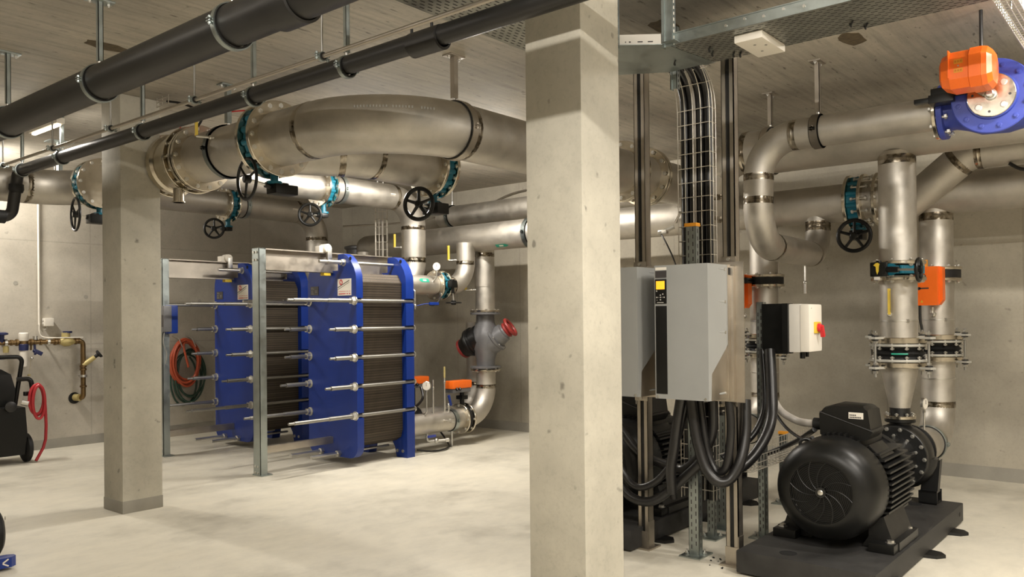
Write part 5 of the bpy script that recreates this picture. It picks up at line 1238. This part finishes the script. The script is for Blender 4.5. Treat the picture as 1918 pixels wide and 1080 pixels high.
# ---------------------------------------------------------------- far left wall: brass water line, box, hoses
WY = 11.10; BZ = 1.365
def brass():
    t = thing('water_line', 'brass water line along the far left wall with an elbow going down', 'pipe', (3.6, WY, BZ))
    MB().tube(bend([(3.2, WY, BZ), (4.64, WY, BZ), (4.64, WY, .63), (4.58, Y1-.004, .62)], [.05, .04], 6), .030, 20).build('pipe_body', M['brass'], t)
    fit = MB()
    for x, r in ((3.80, .036), (3.86, .042), (4.02, .042), (4.06, .036), (4.13, .040), (4.30, .046), (4.34, .040), (4.46, .044), (4.51, .036), (4.55, .044), (4.59, .038)): fit.lathe((x-.015, WY, BZ), 'x', [(0, .03), (.004, r), (.026, r), (.03, .03)], 16)
    for z in (1.02, .98, .76): fit.lathe((4.64, WY, z), 'z', [(0, .03), (.004, .042), (.026, .042), (.03, .03)], 16)
    fit.build('fittings', M['brass'], t)
    MB().lathe((4.61, WY+.03, .63), (-.3, 1, 0), [(0, .045), (.09, .045)], 20).build('wall_elbow', M['brassl'], t)
    MB().lathe((4.585, Y1-.003, .62), 'y', [(0, .075), (.002, .075)], 24).build('wall_opening', M['rubber'], t)
    for x in (3.72, 4.20): MB().lathe((x, WY, BZ), 'x', [(0, .032), (0, .048), (.03, .048), (.03, .032)], 20, caps=False).cyl((x+.015, WY+.04, BZ), (x+.015, Y1, BZ), .006, 8).build('pipe_clamp', M['chrome'], t)
    MB().lathe((4.64, WY, .895), 'z', [(0, .032), (0, .05), (.03, .05), (.03, .032)], 20, caps=False).cyl((4.64, WY+.04, .91), (4.64, Y1, .91), .006, 8).build('pipe_clamp', M['chrome'], t)
    d = V(.75, -.35, .62).normalized(); o = V(4.64, WY, 1.05)
    MB().lathe(o, d, [(0, .034), (.16, .030), (.17, .024)], 16).build('slanted_stem', M['brassl'], t)
    MB().lathe(o+d*.17, d, [(0, .022), (.04, .024), (.05, .05), (.075, .055), (.08, .045)], 16).build('black_handwheel', M['rubber'], t)
    MB().cyl((4.02, WY, BZ), (4.02, WY, BZ-.10), .012, 10).build('tap_stub', M['brass'], t)
    v = MB().cyl((4.06, WY, BZ), (4.06, WY-.02, BZ-.16), .014, 10).sphere((4.06, WY-.01, BZ-.11), .026).cbox((4.09, WY-.05, BZ-.13), (.09, .02, .05), .006, Matrix.Rotation(.5, 3, 'Y')).build('blue_tap', M['navy'], t)
    MB().sphere((4.03, WY, BZ-.20), .018).cyl((4.07, WY, BZ+.03), (4.07, WY, BZ+.075), .03, 14).build('cap', M['chrome'], t)
    MB().cyl((4.02, WY, BZ-.20), (3.995, WY, BZ-.40), .0015, 5).lathe((3.995, WY, BZ-.415), 'z', [(0, .016), (.01, .02), (.018, .014)], 14).build('chain_tag', M['brassl'], t)
    return t
brass()
t = thing('water_filter', 'white water filter cartridge hanging on the brass line', 'filter', (3.935, WY-.04, 1.12))
MB().lathe((3.93, WY-.02, BZ+.02), 'z', [(0, .05), (.02, .052), (.03, .056), (.09, .056), (.10, .045)], 22).build('white_head', M['whitel'], t)
MB().lathe((3.93, WY-.02, BZ-.02), 'z', [(0, .05), (.04, .05)], 22).build('brass_collar', M['brass'], t)
MB().lathe((3.93, WY-.02, BZ-.10), 'z', [(0, .052), (.075, .055), (.08, .05)], 22).build('dark_blue_nut', M['navy'], t)
MB().lathe((3.93, WY-.02, BZ-.30), 'z', [(0, .036), (.005, .042), (.20, .046), (.21, .04)], 22).build('white_bowl', M['white'], t)
t = thing('water_meter', 'pale brass water meter on the brass line below the junction box', 'meter', (4.42, WY, BZ))
MB().lathe((4.34, WY, BZ-.005), 'x', [(0, .028), (.03, .04), (.07, .062), (.12, .062), (.18, .035), (.20, .028)], 22).cyl((4.43, WY, BZ+.04), (4.43, WY, BZ+.11), .05, 20).build('body', M['brassl'], t)
MB().cyl((4.45, WY, BZ+.105), (4.45, WY, BZ+.13), .055, 20).build('lid', M['navy'], t)
t = thing('shutoff_valve', 'dark blue shutoff valve on the brass line at the left edge', 'valve', (3.69, WY-.02, BZ))
MB().cyl((3.69, WY, BZ), (3.69, WY-.02, BZ+.12), .03, 14).lathe((3.70, WY-.02, BZ+.09), 'z', [(0, .02), (.01, .06), (.03, .06), (.04, .03)], 18).lathe((3.68, WY, BZ-.20), 'z', [(0, .05), (.02, .05), (.025, .02)], 16).build('handwheels', M['navy'], t)
MB().lathe((3.74, WY, BZ-.12), 'z', [(0, .03), (.04, .034), (.08, .03)], 16).build('nut', M['brassl'], t)
t = thing('junction_box', 'small white junction box on the far left wall above the brass line', 'box', (4.26, Y1, 1.61))
MB().box((4.20, 11.15, 1.56), (4.31, Y1, 1.665), .012).build('housing', M['white'], t)
for z in (1.595, 1.635): MB().cyl((4.19, 11.2, z), (4.21, 11.2, z), .014, 12).build('cable_gland', M['ltgrey'], t)
tag(MB().cyl((4.155, 11.21, 1.58), (4.155, 11.21, CEIL), .013, 12).build('conduit', M['white']), 'white vertical conduit on the far left wall left of the far column', 'conduit')
tag(MB().tube(smooth_path([(4.155, 11.2, 1.60), (4.15, 11.19, 1.50), (4.18, 11.18, 1.43), (4.25, 11.06, 1.415), (4.4, 11.05, 1.412), (4.62, 11.05, 1.41)], 8), .007, 8).build('cable', M['white']), 'white cable curving from the conduit along the brass line', 'cable')
tag(MB().tube(smooth_path([(4.23, 11.18, 1.56), (4.235, 11.18, 1.53), (4.20, 11.18, 1.52)], 6), .004, 6).build('cable', M['ltgrey']), 'short loose wire end under the white junction box', 'cable')
# coiled hoses behind the far heat exchanger
def hose_coil(c, rx, rz, n, r, m, label, cat='hose', seed=1, axis='y', drop=None, wob=.03, group=None):
    rnd = random.Random(seed); c = Vector(c); pts = []
    S = 26
    for k in range(n):
        dx, dz, sx, sz = rnd.uniform(-wob, wob), rnd.uniform(-wob, wob), rnd.uniform(.86, 1.06), rnd.uniform(.88, 1.04)
        for j in range(S):
            a = PI/2+2*PI*j/S; f = (k+j/S)/n-.5
            u = rx*sx*math.cos(a)+dx; w_ = rz*sz*math.sin(a)+dz+(rz*(1-sz))
            pts.append(c+(V(u, f*.09, w_) if axis == 'y' else V(f*.09, u, w_)))
    if drop: pts += [Vector(p) for p in drop]
    return tag(MB().tube(smooth_path(pts[::2], 3), r, 10).build('coiled_hose', M[m]), label, cat, group)
hose_coil((6.06, 11.12, 1.02), .205, .31, 8, .0155, 'rhose', 'orange-red hose coil hung on the far wall behind the heat exchanger', seed=3, drop=[(6.0, 11.06, 1.28), (5.97, 11.04, 1.1), (6.06, 11.04, .95), (6.08, 11.04, .80)])
hose_coil((6.13, 11.18, .80), .22, .36, 5, .013, 'ghose', 'dark green hose coil hanging below the orange-red one', seed=5, wob=.05)
for i, x in enumerate((5.93, 6.13)):
    t = tag(MB().tube(bend([(x, Y1, 1.40), (x, 11.06, 1.36), (x+.03, 11.02, 1.24)], .02, 4), .007, 8).build('wall_hook', M['chrome']), ['left', 'right'][i]+' metal hook holding the orange-red hose coil', 'hook')
# black pressure washer at the left edge
t = thing('pressure_washer', 'black wheeled pressure washer cut by the left edge, by the far wall', 'machine', (3.45, 10.5, 0))
MB().loft([[(3.08, 10.3, .10), (3.66, 10.3, .10), (3.66, 10.75, .10), (3.08, 10.75, .10)], [(3.06, 10.28, .35), (3.68, 10.28, .35), (3.68, 10.78, .35), (3.06, 10.78, .35)], [(3.06, 10.28, .64), (3.66, 10.28, .64), (3.66, 10.78, .64), (3.06, 10.78, .64)], [(3.10, 10.32, .66), (3.60, 10.32, .66), (3.60, 10.74, .66), (3.10, 10.74, .66)]]).build('chassis', M['black'], t)
MB().loft([[(3.14, 10.34, .64), (3.56, 10.34, .64), (3.56, 10.70, .64), (3.14, 10.70, .64)], [(3.12, 10.34, .85), (3.58, 10.34, .85), (3.58, 10.70, .85), (3.12, 10.70, .85)], [(3.14, 10.36, 1.02), (3.54, 10.36, 1.02), (3.54, 10.68, 1.02), (3.14, 10.68, 1.02)], [(3.22, 10.42, 1.08), (3.46, 10.42, 1.08), (3.46, 10.62, 1.08), (3.22, 10.62, 1.08)]]).build('engine_cover', M['black'], t)
MB().tube(bend([(3.60, 10.42, .66), (3.645, 10.40, 1.0), (3.67, 10.38, 1.215), (3.10, 10.38, 1.225), (3.06, 10.42, .66)], [.3, .06, .06], 6), .024, 14).build('push_handle', M['black'], t)
MB().tube(bend([(3.60, 10.36, .96), (3.74, 10.34, .96), (3.76, 10.34, .80)], .05, 5), .026, 12).cbox((3.72, 10.34, .79), (.11, .05, .05), .01).build('hose_hook', M['black'], t)
MB().cyl((3.62, 10.27, .70), (3.68, 10.24, .68), .03, 14).build('coupling', M['chrome'], t)
MB().lathe((3.50, 10.26, .66), '-y', [(0, .06), (.02, .06), (.03, .03)], 18).build('control_knob', M['drain'], t)
for x in (3.67, 3.02):
    w = MB().lathe((x, 10.40, .165), 'x', [(0, .08), (.005, .14), (.02, .163), (.055, .163), (.07, .14), (.075, .08)], 32).build('wheel', M['rubber'], t)
    MB().lathe((x+.066, 10.40, .165), 'x', [(0, .09), (.012, .085), (.014, .03)], 24).build('wheel_hub', M['black'], w)
hose_coil((3.80, 10.30, .70), .075, .19, 4, .0165, 'red', 'red hose coiled on the hook of the black pressure washer', seed=9, axis='y', wob=.02, drop=[(3.87, 10.30, .74), (3.885, 10.30, .5), (3.88, 10.30, .25), (3.86, 10.28, .08), (3.76, 10.26, .018), (3.70, 10.2, .018)])
# machine cut by the bottom left corner
t = thing('floor_machine', 'black wheel and blue foot of a machine cut by the bottom left corner', 'machine', (1.9, 6.05, 0))
w = MB().lathe((2.01, 6.37, .168), 'x', [(0, .10), (.004, .14), (.02, .165), (.06, .168), (.08, .14), (.084, .10), (.086, .02)], 40).build('wheel', M['rubber'], t)
for k in range(3): MB().box((2.094, 6.29-.02*k, .20+.03*k), (2.099, 6.30-.02*k, .225+.03*k), .001).build('rim_highlight_chip', M['chrome'], w)  # bright chips shaped as a highlight on the wheel rim
MB().box((1.40, 6.1, .06), (2.0, 6.7, .42), .05).build('body', M['black'], t)
f = MB().prism([(1.50, 5.92), (2.02, 5.92), (2.055, 5.95), (2.055, 5.985), (2.02, 6.01), (1.50, 6.01)], 'z', .02, .085).build('blue_foot', M['blue'], t)
l = MB()
for a in (-.55, .55): l.cbox((1.985, 5.9195, .053+.012*(-1 if a > 0 else 1)), (.04, .002, .009), 0, Matrix.Rotation(a, 3, 'Y'))
l.build('white_letter', M['whitel'], f)

# small dark crumbs of debris on the floor near the right rack post
rnd = random.Random(4)
b = MB()
for k in range(14):
    p = V(4.93+rnd.uniform(-.12, .12), 2.40+rnd.uniform(-.1, .1), .004); b.sphere(p, rnd.uniform(.004, .008), 6, (1, 1, .6))
o = b.build('debris_crumbs', M['rubber']); tag(o, 'dark crumbs scattered on the floor by the front rack post', 'debris'); o['kind'] = 'stuff'
